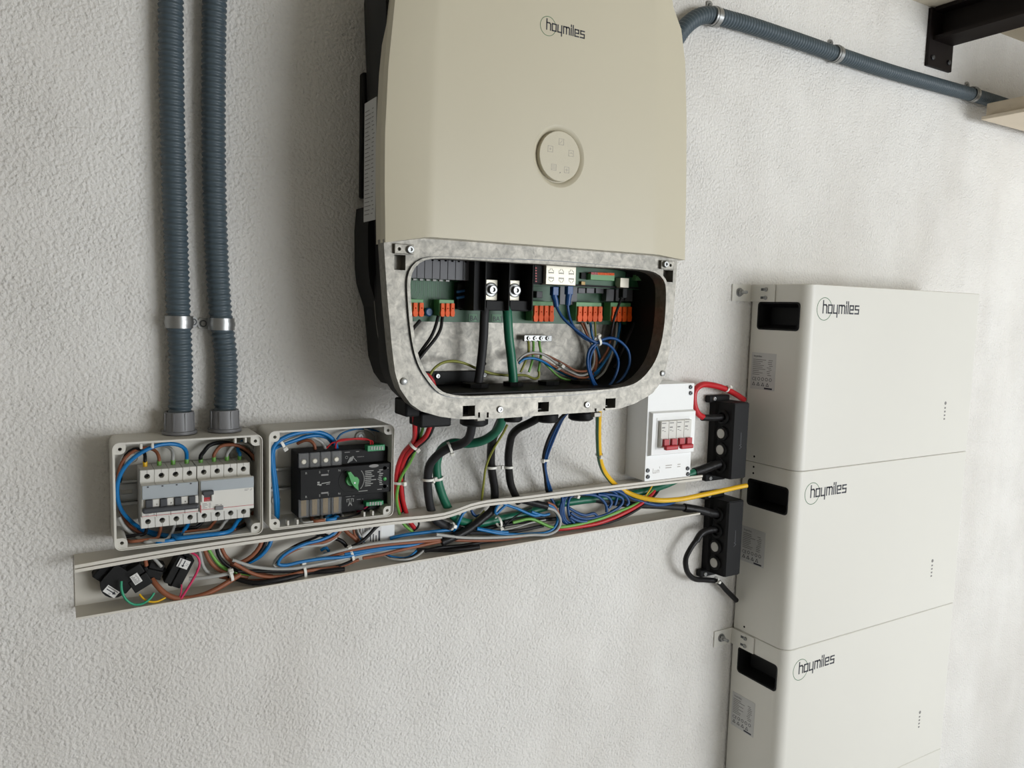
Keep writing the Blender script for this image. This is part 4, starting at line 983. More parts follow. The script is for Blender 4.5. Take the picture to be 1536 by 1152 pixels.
for k, (a, b) in enumerate(((798, 812), (801, 813), (803, 812), (796, 811))): pbox(bm, 555+k*4.2, a, 556.5+k*4.2+(k == 3)*1.0, b, .0188, .0003)
obj('printing', bm, M_INK, st)
# ------------------------------------------------------------------ heavy cables under the inverter
GZ = .12
cable('thick black battery cable bending from the inverter gland down into the trunking', zp(ZG, (712, 455, .128), (705, 520, .132), (697, 700, .13), (680, 880, .128), (655, 1060, .128))+zp(ZE, (618, 200, .126), (612, 290, .12), (590, 370, .105), (530, 415, .085), (450, 440, .07), (370, 490, .055), (312, 560, .042), (295, 660, .034), (298, 760, .028), (318, 880, .024), (360, 965, .022), (450, 1010, .022), (570, 1045, .014)), 13.2, M_SHEATH, n=14)
cable('thick deep green battery cable curving from the inverter to the upper terminal block', zp(ZG, (862, 455, .128), (868, 520, .132), (880, 700, .135), (900, 880, .134), (908, 1060, .132))+zp(ZE, (838, 200, .126), (826, 255, .12), (790, 320, .105), (700, 385, .085), (590, 410, .066), (470, 405, .048), (395, 450, .034), (362, 540, .03), (362, 620, .029), (380, 720, .028), (425, 840, .025), (480, 930, .022), (560, 975, .017), (660, 985, .013), (800, 955, .012), (950, 925, .011))+zp(ZF, (40, 950, .0105), (250, 915, .011), (480, 890, .012), (700, 850, .016), (860, 800, .03), (980, 745, .036), (1070, 708, .036)), 13.2, M_GREENT, n=14)
cable('black sleeve shrunk over the green cable at the upper terminal block', zp(ZF, (1062, 712, .036), (1130, 690, .036), (1210, 660, .036), (1290, 640, .036)), 13.5, M_SLEEVE, name='cable_sleeve', n=14)
cable('black cable running along the trunking into the lower terminal block', zp(ZF, (330, 905, .012), (600, 945, .016), (800, 955, .022), (1000, 968, .030)), 9.5, M_SHEATH, n=12)
cable('wider black sleeve at the lower terminal block, end of the trunking cable', zp(ZF, (990, 966, .030), (1100, 985, .034), (1180, 1005, .036), (1260, 1015, .036)), 12.5, M_SLEEVE, name='cable_sleeve', n=14)
cable('red cable looping from the upper terminal block over its top', zp(ZF, (1130, 318, .036), (1090, 290, .04), (1062, 220, .042), (1065, 130, .042), (1110, 85, .04), (1190, 85, .034), (1280, 110, .03), (1360, 150, .024), (1420, 190, .02)), 9.2, M_RED, n=12)
cable('short black sleeve joining the red loop to the terminal block', zp(ZF, (1118, 318, .036), (1190, 320, .036), (1290, 312, .036)), 10, M_SLEEVE, name='cable_sleeve', n=12)
cable('black cable loop hanging beside the lower terminal block', zp(ZM, (150, 792, .036), (118, 835, .036), (92, 890, .034), (98, 950, .030), (130, 985, .026), (190, 992, .02), (245, 1000, .02), (290, 1045, .02), (335, 1090, .02)), 8, M_BLK, n=12)
cable('black sleeve at the head of the hanging black loop', zp(ZM, (142, 805, .036), (165, 770, .036), (205, 752, .036), (262, 750, .036)), 10, M_SLEEVE, name='cable_sleeve', n=12)
cable_tie('white tie on the red loop over the terminal block', P(*ZF(1295, 112), .03), (1, 0, -.4), .0062, (0, -1, .6))
cable_tie('white tie at the foot of the lower terminal block', P(*ZM(238, 992), .022), (1, 0, -.4), .0058, (0, -1, -.2))
cable('yellow and green striped earth cable from the inverter frame to the battery stack', zp(ZF, (374, 262, .188), (374, 300, .185), (372, 440, .15), (380, 600, .11), (405, 690, .075), (440, 745, .05), (478, 788, .034), (520, 820, .03), (590, 862, .034), (680, 895, .045), (800, 914, .058), (950, 908, .064), (1100, 880, .068), (1250, 848, .070), (1400, 815, .071), (1440, 808, .073)), 7.6, [M_YEL, M_GREEND], n=12, stripe=(7, 11, 1), cat='cable')
cable_tie('white tie on the earth cable below the inverter frame', P(*ZF(379, 585), .112), (0, .3, -1), .0055, (-.2, -1, 0))
cable('black taped cable bending from the inverter gland beside the blue patch cords', zp(ZE, (1110, 195, .128), (1085, 228, .12), (1020, 265, .105), (950, 300, .085), (905, 345, .07), (885, 420, .055), (876, 500, .046), (880, 600, .036), (893, 700, .03), (918, 765, .026), (950, 830, .02)), 12, M_SLEEVE, n=14)
cable('black taped cable dropping straight behind the green battery cable', zp(ZE, (835, 215, .11), (800, 290, .09), (765, 370, .066), (752, 450, .05), (750, 540, .042), (762, 640, .034), (775, 720, .028), (778, 800, .025), (765, 880, .022), (690, 950, .024), (570, 1040, .030), (440, 1100, .034), (395, 1120, .034)), 12.5, M_SLEEVE, n=14)
cable('slim yellow green wire tied to the straight black taped cable', zp(ZE, (868, 275, .082), (835, 340, .074), (780, 430, .066), (735, 520, .056), (712, 590, .05), (700, 680, .042), (690, 760, .034), (684, 820, .026)), 3.6, M_YELD, name='wire')
cable_tie('white tie joining the slim earth wire to the taped cable', P(*ZE(752, 580), .042), (0, 0, 1), .0094, (1, -.6, .2))
cable_tie('white tie around the bent black taped cable', P(*ZE(877, 578), .038), (0, 0, 1), .0076, (-1, .1, 0))
cable_tie('white tie around both thick cables where they cross', P(*ZE(455, 438), .07), (-1, .3, -.4), .0086, (.8, -.1, -.8))
cable_tie('white tie holding the thick black and green cables side by side', P(*ZE(298, 668), .034), (0, 0, 1), .0086, (1, -.15, 0))
cable_tie('white tie on the green battery cable above the trunking', P(*ZE(368, 662), .029), (.2, 0, -1), .0086, (-1, -.5, -.1))
# blue and black signal leads
for k, (dx, m, l) in enumerate(((0, M_BLK, 'black signal lead hanging beside the blue patch cords'), (18, M_PATCHD, 'blue patch cord hanging between the black signal lead and another blue cord'), (36, M_PATCH, 'outermost blue patch cord of the three hanging leads'))):
    cable(l, zp(ZE, (1290+dx*.3, 190, .125), (1250+dx*.6, 225, .115), (1195+dx, 310, .09), (1150+dx*1.1, 410, .066), (1128+dx*.8, 500, .05), (1128+dx*.4, 560, .044), (1140+dx*.4, 650, .036), (1148+dx*.9, 730, .028), (1165+dx, 800, .02)), 4, m, n=8)
cable_tie('white tie bundling the blue patch cords above the trunking', P(*ZE(1140, 528), .048), (0, 0, 1), .0062, (-1, -.8, 0))
# red, black and earth group on the left
red = [((200, 205), (203, 300), (190, 395), (120, 480), (80, 580), (68, 690), (72, 800), (95, 900)), ((318, 270), (285, 350), (205, 425), (135, 510), (103, 610), (103, 700), (113, 800), (138, 900), (165, 970), (205, 1025))]
offs = [.13, .125, .09, .06, .045, .036, .028, .022, .018, .014]
cable('red solar cable dropping from the corner plug of the inverter', [(*ZE(x, y), o) for (x, y), o in zip(red[0], offs)], 7, M_RED, n=10)
cable('red solar cable dropping from the wide plug, joining its twin', [(*ZE(x, y), o-.002) for (x, y), o in zip(red[1], offs)], 7, M_RED, n=10)
cable('black solar cable between the two red ones', [(*ZE(x, y), o-.006) for (x, y), o in zip(((228, 205), (226, 300), (205, 400), (128, 500), (92, 600), (84, 700), (92, 800), (108, 900)), offs)], 6, M_BLK, n=10)
cable('black solar cable leaving the wide plug at its far corner', [(*ZE(x, y), o-.01) for (x, y), o in zip(((340, 270), (305, 350), (215, 440), (150, 520), (120, 620), (112, 720), (118, 800), (125, 880)), offs)], 6, M_BLK, n=10)
cable('bright green earth wire crossing in front of the red solar cables', zp(ZE, (268, 270, .125), (245, 350, .1), (210, 450, .075), (165, 550, .058), (110, 640, .048), (82, 720, .04), (72, 810, .034), (88, 900, .027), (120, 985, .022), (190, 1048, .018)), 4.6, M_GREENL, name='wire')
cable('thin black wire ring between earth wire and thick black cable', zp(ZJ, (850, 55, .012), (910, 90, .014), (925, 140, .015), (900, 190, .016), (850, 225, .014)), 3.2, M_BLK, name='wire')
cable_tie('thin tie gathering the red solar cables under the plugs', P(*ZE(190, 425), .088), (-1, .6, -1.2), .0068, (.6, -.2, -.6))
cable_tie('white tie on the red solar cables beside the switch enclosure', P(*ZE(92, 690), .037), (0, 0, 1), .0086, (.3, -1, 0))
# ------------------------------------------------------------------ inside the inverter
cable('black pair lead entering the second orange terminal, nearer wire', zp(ZG, (372, 540, .115), (352, 620, .118), (318, 700, .12), (262, 780, .122), (205, 860, .122)), 5.2, M_BLK, name='wire')
cable('black pair lead entering the second orange terminal, farther wire', zp(ZG, (402, 545, .118), (388, 640, .122), (350, 710, .125), (285, 790, .127), (225, 865, .127)), 5.2, M_BLK, name='wire')
cable('short black wire under the first orange terminal', zp(ZG, (240, 580, .112), (205, 620, .115), (160, 680, .12)), 5.5, M_BLK, name='wire')
cable('red wire stub bulging at the compartment corner', zp(ZG, (250, 965, .14), (300, 975, .145), (335, 1020, .146), (345, 1070, .14)), 6, M_RED, name='wire')
cable('red wire stub under the first orange terminal', zp(ZG, (178, 545, .122), (172, 580, .126), (150, 620, .128)), 4, M_RED, name='wire')
cable('olive earth wire arching across the compartment behind the thick cables', zp(ZG, (300, 1000, .122), (330, 940, .122), (390, 890, .12), (470, 872, .116), (560, 888, .113), (660, 930, .112), (760, 962, .112), (880, 975, .112), (1000, 975, .114), (1070, 1000, .118), (1095, 985, .12), (1096, 945, .12)), 4, M_YELD, name='wire')
for k, (a, m, l) in enumerate(((250, M_YELD, 'olive earth wire under the first screw of the earth bar'), (305, M_GREENL, 'green earth wire under the second screw of the earth bar'), (375, M_GREENL, 'green earth wire under the third screw of the earth bar'))):
    cable(l, zp(ZL, (a, 240, .106), (a+4, 300, .108), (a+(20 if k == 2 else 0), 380, .11), (a-30+k*20, 470, .112), (a-90+k*40, 600, .114)), 3.8, m, name='wire')
cable('dark grey bundle lead arching over its blue companion to the gland', zp(ZL, (130, 470, .126), (190, 410, .126), (280, 378, .124), (390, 385, .122), (480, 430, .122), (600, 520, .124), (720, 590, .126), (850, 640, .126), (930, 620, .126), (990, 540, .12), (1010, 420, .114), (960, 200, .11), (905, 30, .108)), 3.6, M_GREYC, name='wire')
cable('brown bundle lead arching beside the dark grey one', zp(ZL, (150, 480, .121), (230, 400, .121), (330, 385, .120), (430, 398, .118), (560, 455, .118), (680, 520, .120), (800, 585, .122), (900, 590, .122), (1000, 560, .116), (1030, 420, .112), (950, 220, .109), (860, 30, .107)), 3.6, M_BROWN, name='wire')
cable('lower brown bundle lead passing under the small tie', zp(ZL, (330, 440, .122), (450, 480, .122), (600, 565, .124), (720, 625, .126), (830, 662, .126), (930, 660, .124), (1010, 600, .118), (1035, 470, .112), (1000, 300, .109), (930, 120, .107), (885, 30, .106)), 3.6, M_BROWN, name='wire')
cable('blue bundle lead rising to the five way terminal', zp(ZL, (140, 500, .129), (200, 450, .129), (300, 440, .128), (400, 470, .126), (520, 540, .12), (640, 610, .114), (800, 670, .112), (930, 690, .112), (1010, 640, .11), (1080, 560, .108), (1060, 380, .106), (985, 180, .105), (965, 30, .105)), 3.8, M_BLUE, name='wire')
cable('green earth lead sagging from the bundle across the floor', zp(ZL, (440, 500, .118), (500, 560, .118), (600, 650, .118), (700, 690, .118), (800, 695, .118), (900, 670, .116), (1000, 600, .112)), 3.4, M_GREENL, name='wire')
cable('yellow green wire in the last lever of the five way terminal', zp(ZL, (1018, 20, .112), (1020, 100, .114), (1025, 190, .118)), 3, M_YELD, name='wire')
cable('grey wire under the four way terminal', zp(ZL, (1272, 30, .108), (1265, 120, .11), (1250, 230, .112), (1225, 350, .114), (1180, 480, .116), (1120, 600, .118), (1030, 680, .12)), 3.6, M_GREYC, name='wire')
cable('brown wire under the four way terminal', zp(ZL, (1232, 30, .107), (1215, 130, .108), (1190, 250, .11), (1150, 370, .112), (1060, 500, .114)), 3, M_BROWN, name='wire')
cable('bright blue wire under the four way terminal', zp(ZL, (1308, 30, .108), (1295, 120, .109), (1270, 230, .11), (1210, 350, .112), (1130, 480, .115), (1060, 570, .117), (1000, 620, .12)), 4, M_BLUE, name='wire')
def lead(label, head, pts, m=M_PATCH):
    a, b, o = head; t = cable(label, [(*b, o)]+pts, 4.4, m, name='network_cable')
    A, Bq = P(*a, o), P(*b, o); d = (Bq-A)
    obj('plug', box(B(), A.x-.0055, A.x+.0055, -o-.005, -o+.005, A.z-.012, A.z+.002, .001), M_PATCH, t)
    obj('strain_relief', tube(B(), [A-Vector((0, 0, .010)), A-Vector((0, 0, .014)), (A+Bq)/2-Vector((0, 0, .004)), Bq], lambda s: .0055-.045*s if s < .06 else .0028, 10), m, t, True)
    return t
lead('blue patch lead from the first network socket, coiled over the compartment floor', (ZH(247, 345), ZH(262, 480), .152), zp(ZH, (300, 550, .158), (370, 620, .166), (450, 680, .172), (540, 735, .178), (620, 745, .178), (680, 800, .172), (708, 880, .165), (690, 970, .162), (640, 1050, .16), (560, 1075, .16), (510, 990, .168), (485, 880, .172), (500, 790, .174), (560, 735, .176), (650, 705, .17), (720, 730, .166), (780, 800, .163), (788, 890, .162), (750, 980, .16), (690, 1040, .158), (640, 1075, .156)))
lead('blue patch lead from the second network socket, joining the coil', (ZH(352, 340), ZH(342, 470), .152), zp(ZH, (352, 540, .152), (368, 590, .156), (400, 650, .164), (470, 710, .17), (545, 750, .174), (520, 800, .171), (500, 870, .168), (510, 960, .164), (545, 1040, .16), (590, 1085, .157)))
t = cable('black lead plugged into the pale meter socket', zp(ZO, (690, 540, .15), (675, 590, .152), (640, 690, .155), (600, 800, .157), (570, 920, .157), (545, 1060, .155), (530, 1150, .15)), 4.2, M_BLK, name='network_cable')
c = P(*ZO(720, 415), .147); obj('plug', box(B(), c.x-.0055, c.x+.0045, -.153, -.141, c.z-.016, c.z+.001, .001), M_BLACK, t)
cable_tie('white tie at the knot of the blue coil inside the inverter', P(*ZL(1052, 245), .177), (1, 0, .3), .0068, (-.5, -.6, 1))
cable_tie('small white tie around the brown leads inside the inverter', P(*ZL(600, 535), .122), (1, 0, -.6), .006, (.2, -1, 0))
# ------------------------------------------------------------------ wiring of the breaker enclosure
T = lambda k: X1+PW*(k+.5) if k < 4 else X2+PW*(k-4+.5)
FERR = [M_YEL]+[M_GREENL]*7
def ferrule(label, k):
    x = T(k); bm = lathe(B(), (x, -.030, zc+.0400), (0, 0, 1), [(0, .0030), (.007, .0030), (.0085, .0024)], 12)
    return tag(obj('wire_ferrule', bm, FERR[k], None, True, 40), label, 'ferrule', 'wire ends on top of the breakers')
for k in range(8): ferrule('yellow wire end sleeve on the first top terminal of the breaker' if k == 0 else 'green wire end sleeve on the %s top terminal of the %s' % (('first', 'second', 'third', 'fourth')[k % 4], 'breaker' if k < 4 else 'leakage breaker'), k)
def topw(label, k, pts, m, w=5.2):
    cable(label, [Vector((T(k), -.030, zc+.0445)), Vector((T(k), -.031, zc+.0500))]+raised(zp(ZA, *pts), lambda x: bx1[2], .0065, .0685), w, m, name='wire')
topw('black wire in the yellow sleeve of the breaker', 0, [(385, 230, .024), (350, 195, .02), (290, 195, .014), (225, 245, .012), (190, 330, .012), (175, 480, .011)], M_BLK)
topw('brown wire on the second top terminal of the breaker', 1, [(490, 220, .024), (440, 190, .02), (360, 185, .017), (260, 230, .016), (190, 310, .017), (155, 420, .018), (148, 560, .018), (175, 720, .016), (250, 850, .014), (360, 930, .012)], M_BROWN)
topw('grey wire on the third top terminal of the breaker', 2, [(625, 210, .024), (590, 175, .02), (520, 160, .014), (420, 180, .012), (300, 230, .012)], M_GREYC)
topw('bright blue wire looping from the fourth top terminal round the enclosure side', 3, [(745, 215, .036), (710, 172, .042), (640, 150, .048), (540, 152, .052), (420, 190, .055), (290, 270, .055), (200, 370, .053), (155, 480, .05), (150, 600, .046), (180, 710, .04), (260, 810, .03), (360, 880, .02), (520, 930, .014), (700, 950, .012)], M_BLUE, 6.2)
topw('black wire on the first top terminal of the leakage breaker', 4, [(895, 220, .026), (940, 165, .022), (1010, 140, .018), (1110, 140, .016), (1220, 185, .016), (1310, 260, .018), (1360, 370, .018), (1375, 500, .017), (1360, 660, .016), (1290, 800, .014)], M_BLK, 6)
topw('brown wire on the second top terminal of the leakage breaker', 5, [(1000, 215, .03), (1040, 170, .03), (1110, 155, .03), (1200, 165, .03), (1300, 230, .03), (1360, 330, .03), (1385, 450, .029), (1385, 570, .028), (1350, 700, .024), (1270, 820, .018), (1150, 890, .014)], M_BROWN)
topw('grey wire on the third top terminal of the leakage breaker', 6, [(1115, 210, .028), (1135, 180, .028), (1180, 150, .027), (1270, 150, .027), (1345, 225, .027), (1385, 330, .026), (1396, 460, .024), (1385, 600, .022)], M_GREYC)
topw('blue wire on the last top terminal of the leakage breaker', 7, [(1190, 205, .024), (1200, 160, .02), (1260, 110, .018), (1330, 150, .016), (1370, 230, .014), (1380, 330, .012), (1350, 500, .010), (1330, 600, .010)], M_BLUE)
GAP = {0: (.010, .040), 1: (.0075, .060), 2: (.0055, .0635), 3: (.0045, .0668), 4: (.012, .040), 5: (.010, .052), 6: (.0085, .060), 7: (.0068, .0675)}
def botw(label, k, pts, m, w=5.2):
    q = raised(zp(ZA, *pts), lambda x: bx1[2], *GAP[k]); e = P(*q[-1]) if not isinstance(q[-1], Vector) else q[-1]
    cable(label, [Vector((T(k), -.034, zc-.0400)), Vector((T(k), -.036, zc-.0455))]+q+([e+Vector((-.005, .022, -.004))] if k in (1, 2, 3) else []), w, m, name='wire')
botw('black wire under the first terminal of the breaker', 0, [(390, 920, .034), (360, 975, .03), (290, 1005, .02), (210, 990, .014), (170, 940, .011)], M_BLK)
botw('brown wire under the second terminal of the breaker', 1, [(512, 930, .042), (480, 990, .046), (410, 1025, .046), (320, 1035, .04), (280, 1045, .03)], M_BROWN)
botw('grey wire under the third terminal of the breaker', 2, [(620, 915, .046), (570, 980, .05), (500, 1030, .05), (430, 1050, .045), (400, 1065, .03)], M_GREYC)
botw('blue wire under the fourth terminal of the breaker', 3, [(730, 890, .05), (690, 955, .054), (620, 1010, .054), (540, 1040, .048), (500, 1055, .03)], M_BLUE, 6.2)
botw('black wire under the first terminal of the leakage breaker', 4, [(830, 890, .03), (790, 930, .024), (720, 960, .016), (640, 950, .012)], M_BLK)
botw('brown wire under the second terminal of the leakage breaker', 5, [(965, 850, .04), (930, 910, .042), (860, 950, .036), (780, 960, .026), (700, 965, .016)], M_BROWN)
botw('grey wire under the third terminal of the leakage breaker', 6, [(1070, 830, .044), (1030, 890, .048), (960, 945, .048), (880, 975, .042), (790, 975, .030), (720, 965, .018)], M_GREYC)
botw('bright blue wire sweeping under the last terminal of the leakage breaker', 7, [(1185, 820, .05), (1140, 890, .056), (1070, 950, .058), (980, 985, .058), (880, 1000, .056), (780, 1000, .052), (710, 985, .044), (670, 965, .03), (620, 940, .018)], M_BLUE, 6.4)
cable('grey wire curving up the enclosure corner by the lower boss', raised(zp(ZA, (165, 780, .03), (200, 850, .03), (260, 915, .03), (340, 965, .028), (450, 985, .024), (560, 1000, .02)), lambda x: bx1[2], .0065, .0685), 5.6, M_GREYC, name='wire')
cable('dark wire loop lying on the enclosure floor behind the blue sweep', raised(zp(ZA, (900, 900, .012), (1060, 900, .012), (1200, 870, .012), (1300, 800, .012), (1340, 700, .012)), lambda x: bx1[2], .0065, .0685), 5, M_BLK, name='wire')
cable('deep blue wire lying on the enclosure floor under the breaker', raised(zp(ZA, (330, 880, .018), (450, 930, .02), (600, 945, .022), (760, 930, .022), (900, 925, .02), (1000, 930, .018)), lambda x: bx1[2], .0065, .0685), 5.5, M_BLUE, name='wire')
# ------------------------------------------------------------------ wiring of the switch enclosure
cable('bright blue wire bent over the clear covers and down the enclosure side', raised(zp(ZB, (738, 340, .036), (715, 270, .04), (640, 205, .044), (520, 175, .047), (380, 185, .05), (250, 225, .052), (160, 280, .053), (118, 360, .053), (115, 480, .052), (130, 620, .05), (145, 780, .046), (155, 920, .040), (160, 1020, .03)), lambda x: bx2[2], .0050, .0670), 6.4, M_BLUE, name='wire')
cable('second blue wire beneath the first over the clear covers', raised(zp(ZB, (700, 300, .03), (650, 235, .034), (560, 212, .037), (450, 222, .04), (330, 262, .042), (220, 300, .043), (140, 340, .042), (128, 450, .04), (150, 640, .038), (170, 820, .034), (170, 1000, .026)), lambda x: bx2[2], .0050, .0670), 6, M_BLUE, name='wire')
cable('grey wire over the clear covers turning down the enclosure side', raised(zp(ZB, (628, 340, .034), (600, 285, .036), (540, 245, .036), (440, 215, .037), (320, 245, .04), (210, 290, .042), (145, 350, .042), (120, 430, .04), (122, 560, .036)), lambda x: bx2[2], .0050, .0670), 5, M_GREYC, name='wire')
cable('brown wire arching over the clear covers', raised(zp(ZB, (530, 345, .034), (520, 300, .034), (480, 262, .032), (420, 262, .028), (360, 290, .02)), lambda x: bx2[2], .0050, .0670), 5, M_BROWN, name='wire')
cable('red signal wire from the upper green plug', raised(zp(ZB, (1060, 300, .058), (1058, 262, .056), (980, 240, .054), (880, 245, .054), (780, 252, .052), (735, 275, .05), (725, 335, .046)), lambda x: bx2[2], .0050, .0670), 2.6, M_RED, name='wire')
cable('second red signal wire from the upper green plug, dipping lower', raised(zp(ZB, (1082, 300, .058), (1080, 268, .055), (1000, 252, .052), (900, 248, .050), (800, 262, .049), (690, 285, .047), (640, 335, .044)), lambda x: bx2[2], .0050, .0670), 2.2, M_RED, name='wire')
cable('blue wire rising over the enclosure back above the switch', raised(zp(ZB, (738, 250, .02), (770, 205, .018), (830, 175, .016), (930, 150, .014), (1050, 155, .013), (1150, 175, .012), (1210, 240, .012)), lambda x: bx2[2], .0050, .0670), 3, M_BLUE, name='wire')
cable('grey wire bent over the fixing boss above the switch', raised(zp(ZB, (1000, 150, .018), (1060, 170, .018), (1105, 215, .018), (1110, 260, .018)), lambda x: bx2[2], .0050, .0670), 3, M_GREYC, name='wire')
cable_tie('white tie around the wires at the corner of the switch enclosure', P(*ZB(205, 285), .046), (1, 0, .55), .0072, (.5, -.5, -1))
cable('black wire hooked under the first lower clear cover', raised(zp(ZB, (388, 970, .036), (392, 1020, .042), (420, 1055, .046), (470, 1062, .046), (510, 1050, .04)), lambda x: bx2[2], .0050, .0670), 3, M_GREYC, name='wire')
cable('brown wire hooked under the second lower clear cover', raised(zp(ZB, (495, 955, .036), (498, 1000, .044), (525, 1038, .048), (575, 1045, .048), (620, 1030, .04)), lambda x: bx2[2], .0050, .0670), 5, M_BROWN, name='wire')
cable('grey wire hooked under the third lower clear cover', raised(zp(ZB, (595, 950, .036), (592, 1000, .044), (610, 1025, .048), (640, 1015, .048), (650, 985, .042)), lambda x: bx2[2], .0050, .0670), 5, M_GREYC, name='wire')
cable('blue wire rolled into a loop under the last lower clear cover', raised(zp(ZB, (715, 955, .036), (690, 980, .046), (655, 990, .052), (635, 1020, .054), (655, 1048, .054), (700, 1045, .054), (725, 1010, .052), (715, 980, .048), (745, 1000, .042)), lambda x: bx2[2], .0050, .0670), 6, M_BLUE, name='wire')
cable('grey wire bent under the last lower clear cover', raised(zp(ZB, (740, 945, .036), (770, 960, .04), (795, 990, .042)), lambda x: bx2[2], .0050, .0670), 4, M_GREYC, name='wire')
cable('black signal wire trailing from the lower green plug', raised(zp(ZB, (1050, 895, .056), (1010, 930, .05), (940, 965, .04), (820, 1000, .03), (700, 1030, .022)), lambda x: bx2[2], .0050, .0670), 2.6, M_BLK, name='wire')
cable('pink signal wire trailing from the lower green plug', raised(zp(ZB, (1030, 892, .056), (990, 920, .05), (930, 945, .04)), lambda x: bx2[2], .0050, .0670), 2.2, M_PINK, name='wire')
cable('pale blue wire bent beside the switch edge', raised(zp(ZB, (1232, 745, .05), (1220, 790, .05), (1205, 830, .046)), lambda x: bx2[2], .0050, .0670), 2.4, M_BLUE, name='wire')
# ------------------------------------------------------------------ wires dropping from the enclosures into the trunking
drop = [('brown wire dropping from the leakage breaker side into the trunking', (1055, 215), (1090, 300), (1150, 370), (1230, 410), M_BROWN, 6), ('bright green wire dropping beside the brown one into the trunking', (1085, 215), (1130, 290), (1180, 350), (1250, 390), M_GREENL, 5),
 ('grey wire hanging beside the pink wire into the trunking', (1015, 215), (1030, 290), (1050, 360), (1100, 415), M_GREYC, 5.4), ('black wire dropping in the middle of the trunking group', (1150, 205), (1165, 270), (1220, 340), (1310, 390), M_BLK, 5.5), ('brown wire curving from the middle of the group toward the tie', (1185, 200), (1215, 270), (1290, 340), (1420, 400), M_BROWN, 5.5)]
for l, a, b, c, d, m, w in drop:
    e = (d[0]+160, d[1]+30)
    cable(l, zp(ZC, (*a, .028), (*b, .026), (*c, .024), (*d, .022), (*e, .018)), w, m, name='wire')
cable('grey wire lying across the trunking beneath the left tie', zp(ZC, (940, 450, .03), (1040, 445, .034), (1150, 430, .036), (1260, 408, .036), (1380, 350, .032), (1536, 372, .03))[:4], 6, M_GREYC, name='wire')
cable('brown cable sweeping out of the clamp along the trunking floor', zp(ZC, (655, 455, .03), (690, 500, .036), (750, 560, .04), (830, 598, .042), (940, 600, .042), (1050, 575, .042), (1160, 525, .04), (1250, 470, .036), (1330, 420, .03)), 8, M_BROWN, n=10)
cable('pink wire looping down past the large clamp', zp(ZC, (860, 232, .036), (940, 245, .042), (1000, 275, .046), (1022, 330, .047), (1000, 400, .047), (950, 490, .046), (900, 570, .045), (860, 632, .044)), 3.6, M_PINK, name='wire')
cable('short red wire tail beside the pink loop', zp(ZC, (882, 495, .044), (880, 550, .044), (862, 610, .043)), 2.4, M_PINK, name='wire')
cable('teal wire loop hanging from the stickered clamp', zp(ZC, (420, 470, .042), (422, 540, .045), (455, 610, .046), (520, 650, .046), (590, 640, .046), (645, 600, .045), (672, 560, .042)), 3.6, M_TEAL, name='wire')
cable('yellow wire loop hanging behind the teal one', zp(ZC, (560, 570, .036), (590, 605, .040), (640, 628, .042), (700, 625, .042), (760, 595, .040)), 3, M_YEL, name='wire')
cable('black cable rising from the end clamp behind the enclosure corner', zp(ZC, (330, 440, .022), (400, 375, .024), (480, 320, .024), (560, 280, .022)), 8, M_BLK, n=10)
cable('brown stub entering the clamp without sticker', zp(ZC, (600, 280, .03), (605, 310, .03), (612, 350, .028)), 6, M_BROWN, name='wire')
cable('grey stub entering the clamp without sticker', zp(ZC, (650, 270, .03), (685, 310, .032), (730, 360, .034)), 5, M_GREYC, name='wire')
for k, (a, m, l) in enumerate((((1405, 965), M_BROWN, 'brown wire leaving the corner of the breaker enclosure'), ((1440, 965), M_BLK, 'black wire leaving the corner of the breaker enclosure'), ((1485, 960), M_BLUE, 'blue wire leaving the corner of the breaker enclosure'))):
    cable(l, zp(ZA, (a[0], a[1], .024), (a[0]-25, a[1]+70, .026), (a[0]-90, a[1]+150, .026), (a[0]-170, a[1]+200, .024), (a[0]-280, a[1]+235, .02)), 6.4, m, name='wire')
cable_tie('white tie gathering brown and grey wires below the breaker enclosure', P(*ZC(1262, 420), .036), (1, 0, .2), .0085, (0, -1, .9))
# ------------------------------------------------------------------ long runs along the trunking
def run(label, zf, pts, w, m, name='wire', n=8): return cable(label, raised(zp(zf, *pts), lowz, .0045+w*.0004, .0445), w, m, name=name, n=n)
run('blue wire folded back under the switch enclosure into a hairpin', ZD, [(665, 355, .028), (620, 410, .032), (520, 460, .036), (400, 490, .039), (290, 540, .041), (210, 600, .042), (190, 645, .042), (240, 655, .042), (360, 630, .041), (520, 605, .040), (700, 590, .038), (900, 550, .036), (1080, 520, .034), (1200, 505, .03)], 5.2, M_BLUE)
run('brown wire beside the blue hairpin', ZD, [(685, 360, .026), (645, 425, .028), (560, 470, .03), (430, 500, .03), (310, 540, .031), (225, 590, .031)], 5, M_BROWN)
run('grey wire outlining the blue hairpin', ZD, [(640, 440, .028), (560, 490, .03), (420, 510, .032), (280, 530, .033), (190, 590, .034), (155, 650, .034), (190, 680, .034), (330, 685, .034), (480, 655, .034), (640, 620, .033), (780, 590, .032)], 4.4, M_GREYC)
run('black wire outlining the hairpin below the switch enclosure', ZD, [(600, 380, .022), (480, 440, .024), (330, 500, .026), (220, 570, .027), (165, 640, .027)], 4, M_BLK)
run('grey wire running under the second tie to the black sleeve', ZD, [(480, 595, .03), (600, 560, .032), (740, 525, .034), (900, 492, .036), (1100, 470, .037), (1300, 452, .036), (1440, 440, .034), (1500, 432, .032)], 4.8, M_GREYC)
run('upper brown wire running under the second tie to the black sleeve', ZD, [(560, 600, .03), (740, 545, .034), (900, 515, .036), (1100, 490, .037), (1300, 472, .036), (1440, 460, .034), (1500, 450, .032)], 5, M_BROWN)
run('lower brown wire running to the black sleeve', ZD, [(840, 600, .036), (960, 580, .038), (1120, 540, .038), (1280, 505, .037), (1420, 475, .035), (1500, 460, .032)], 5, M_BROWN)
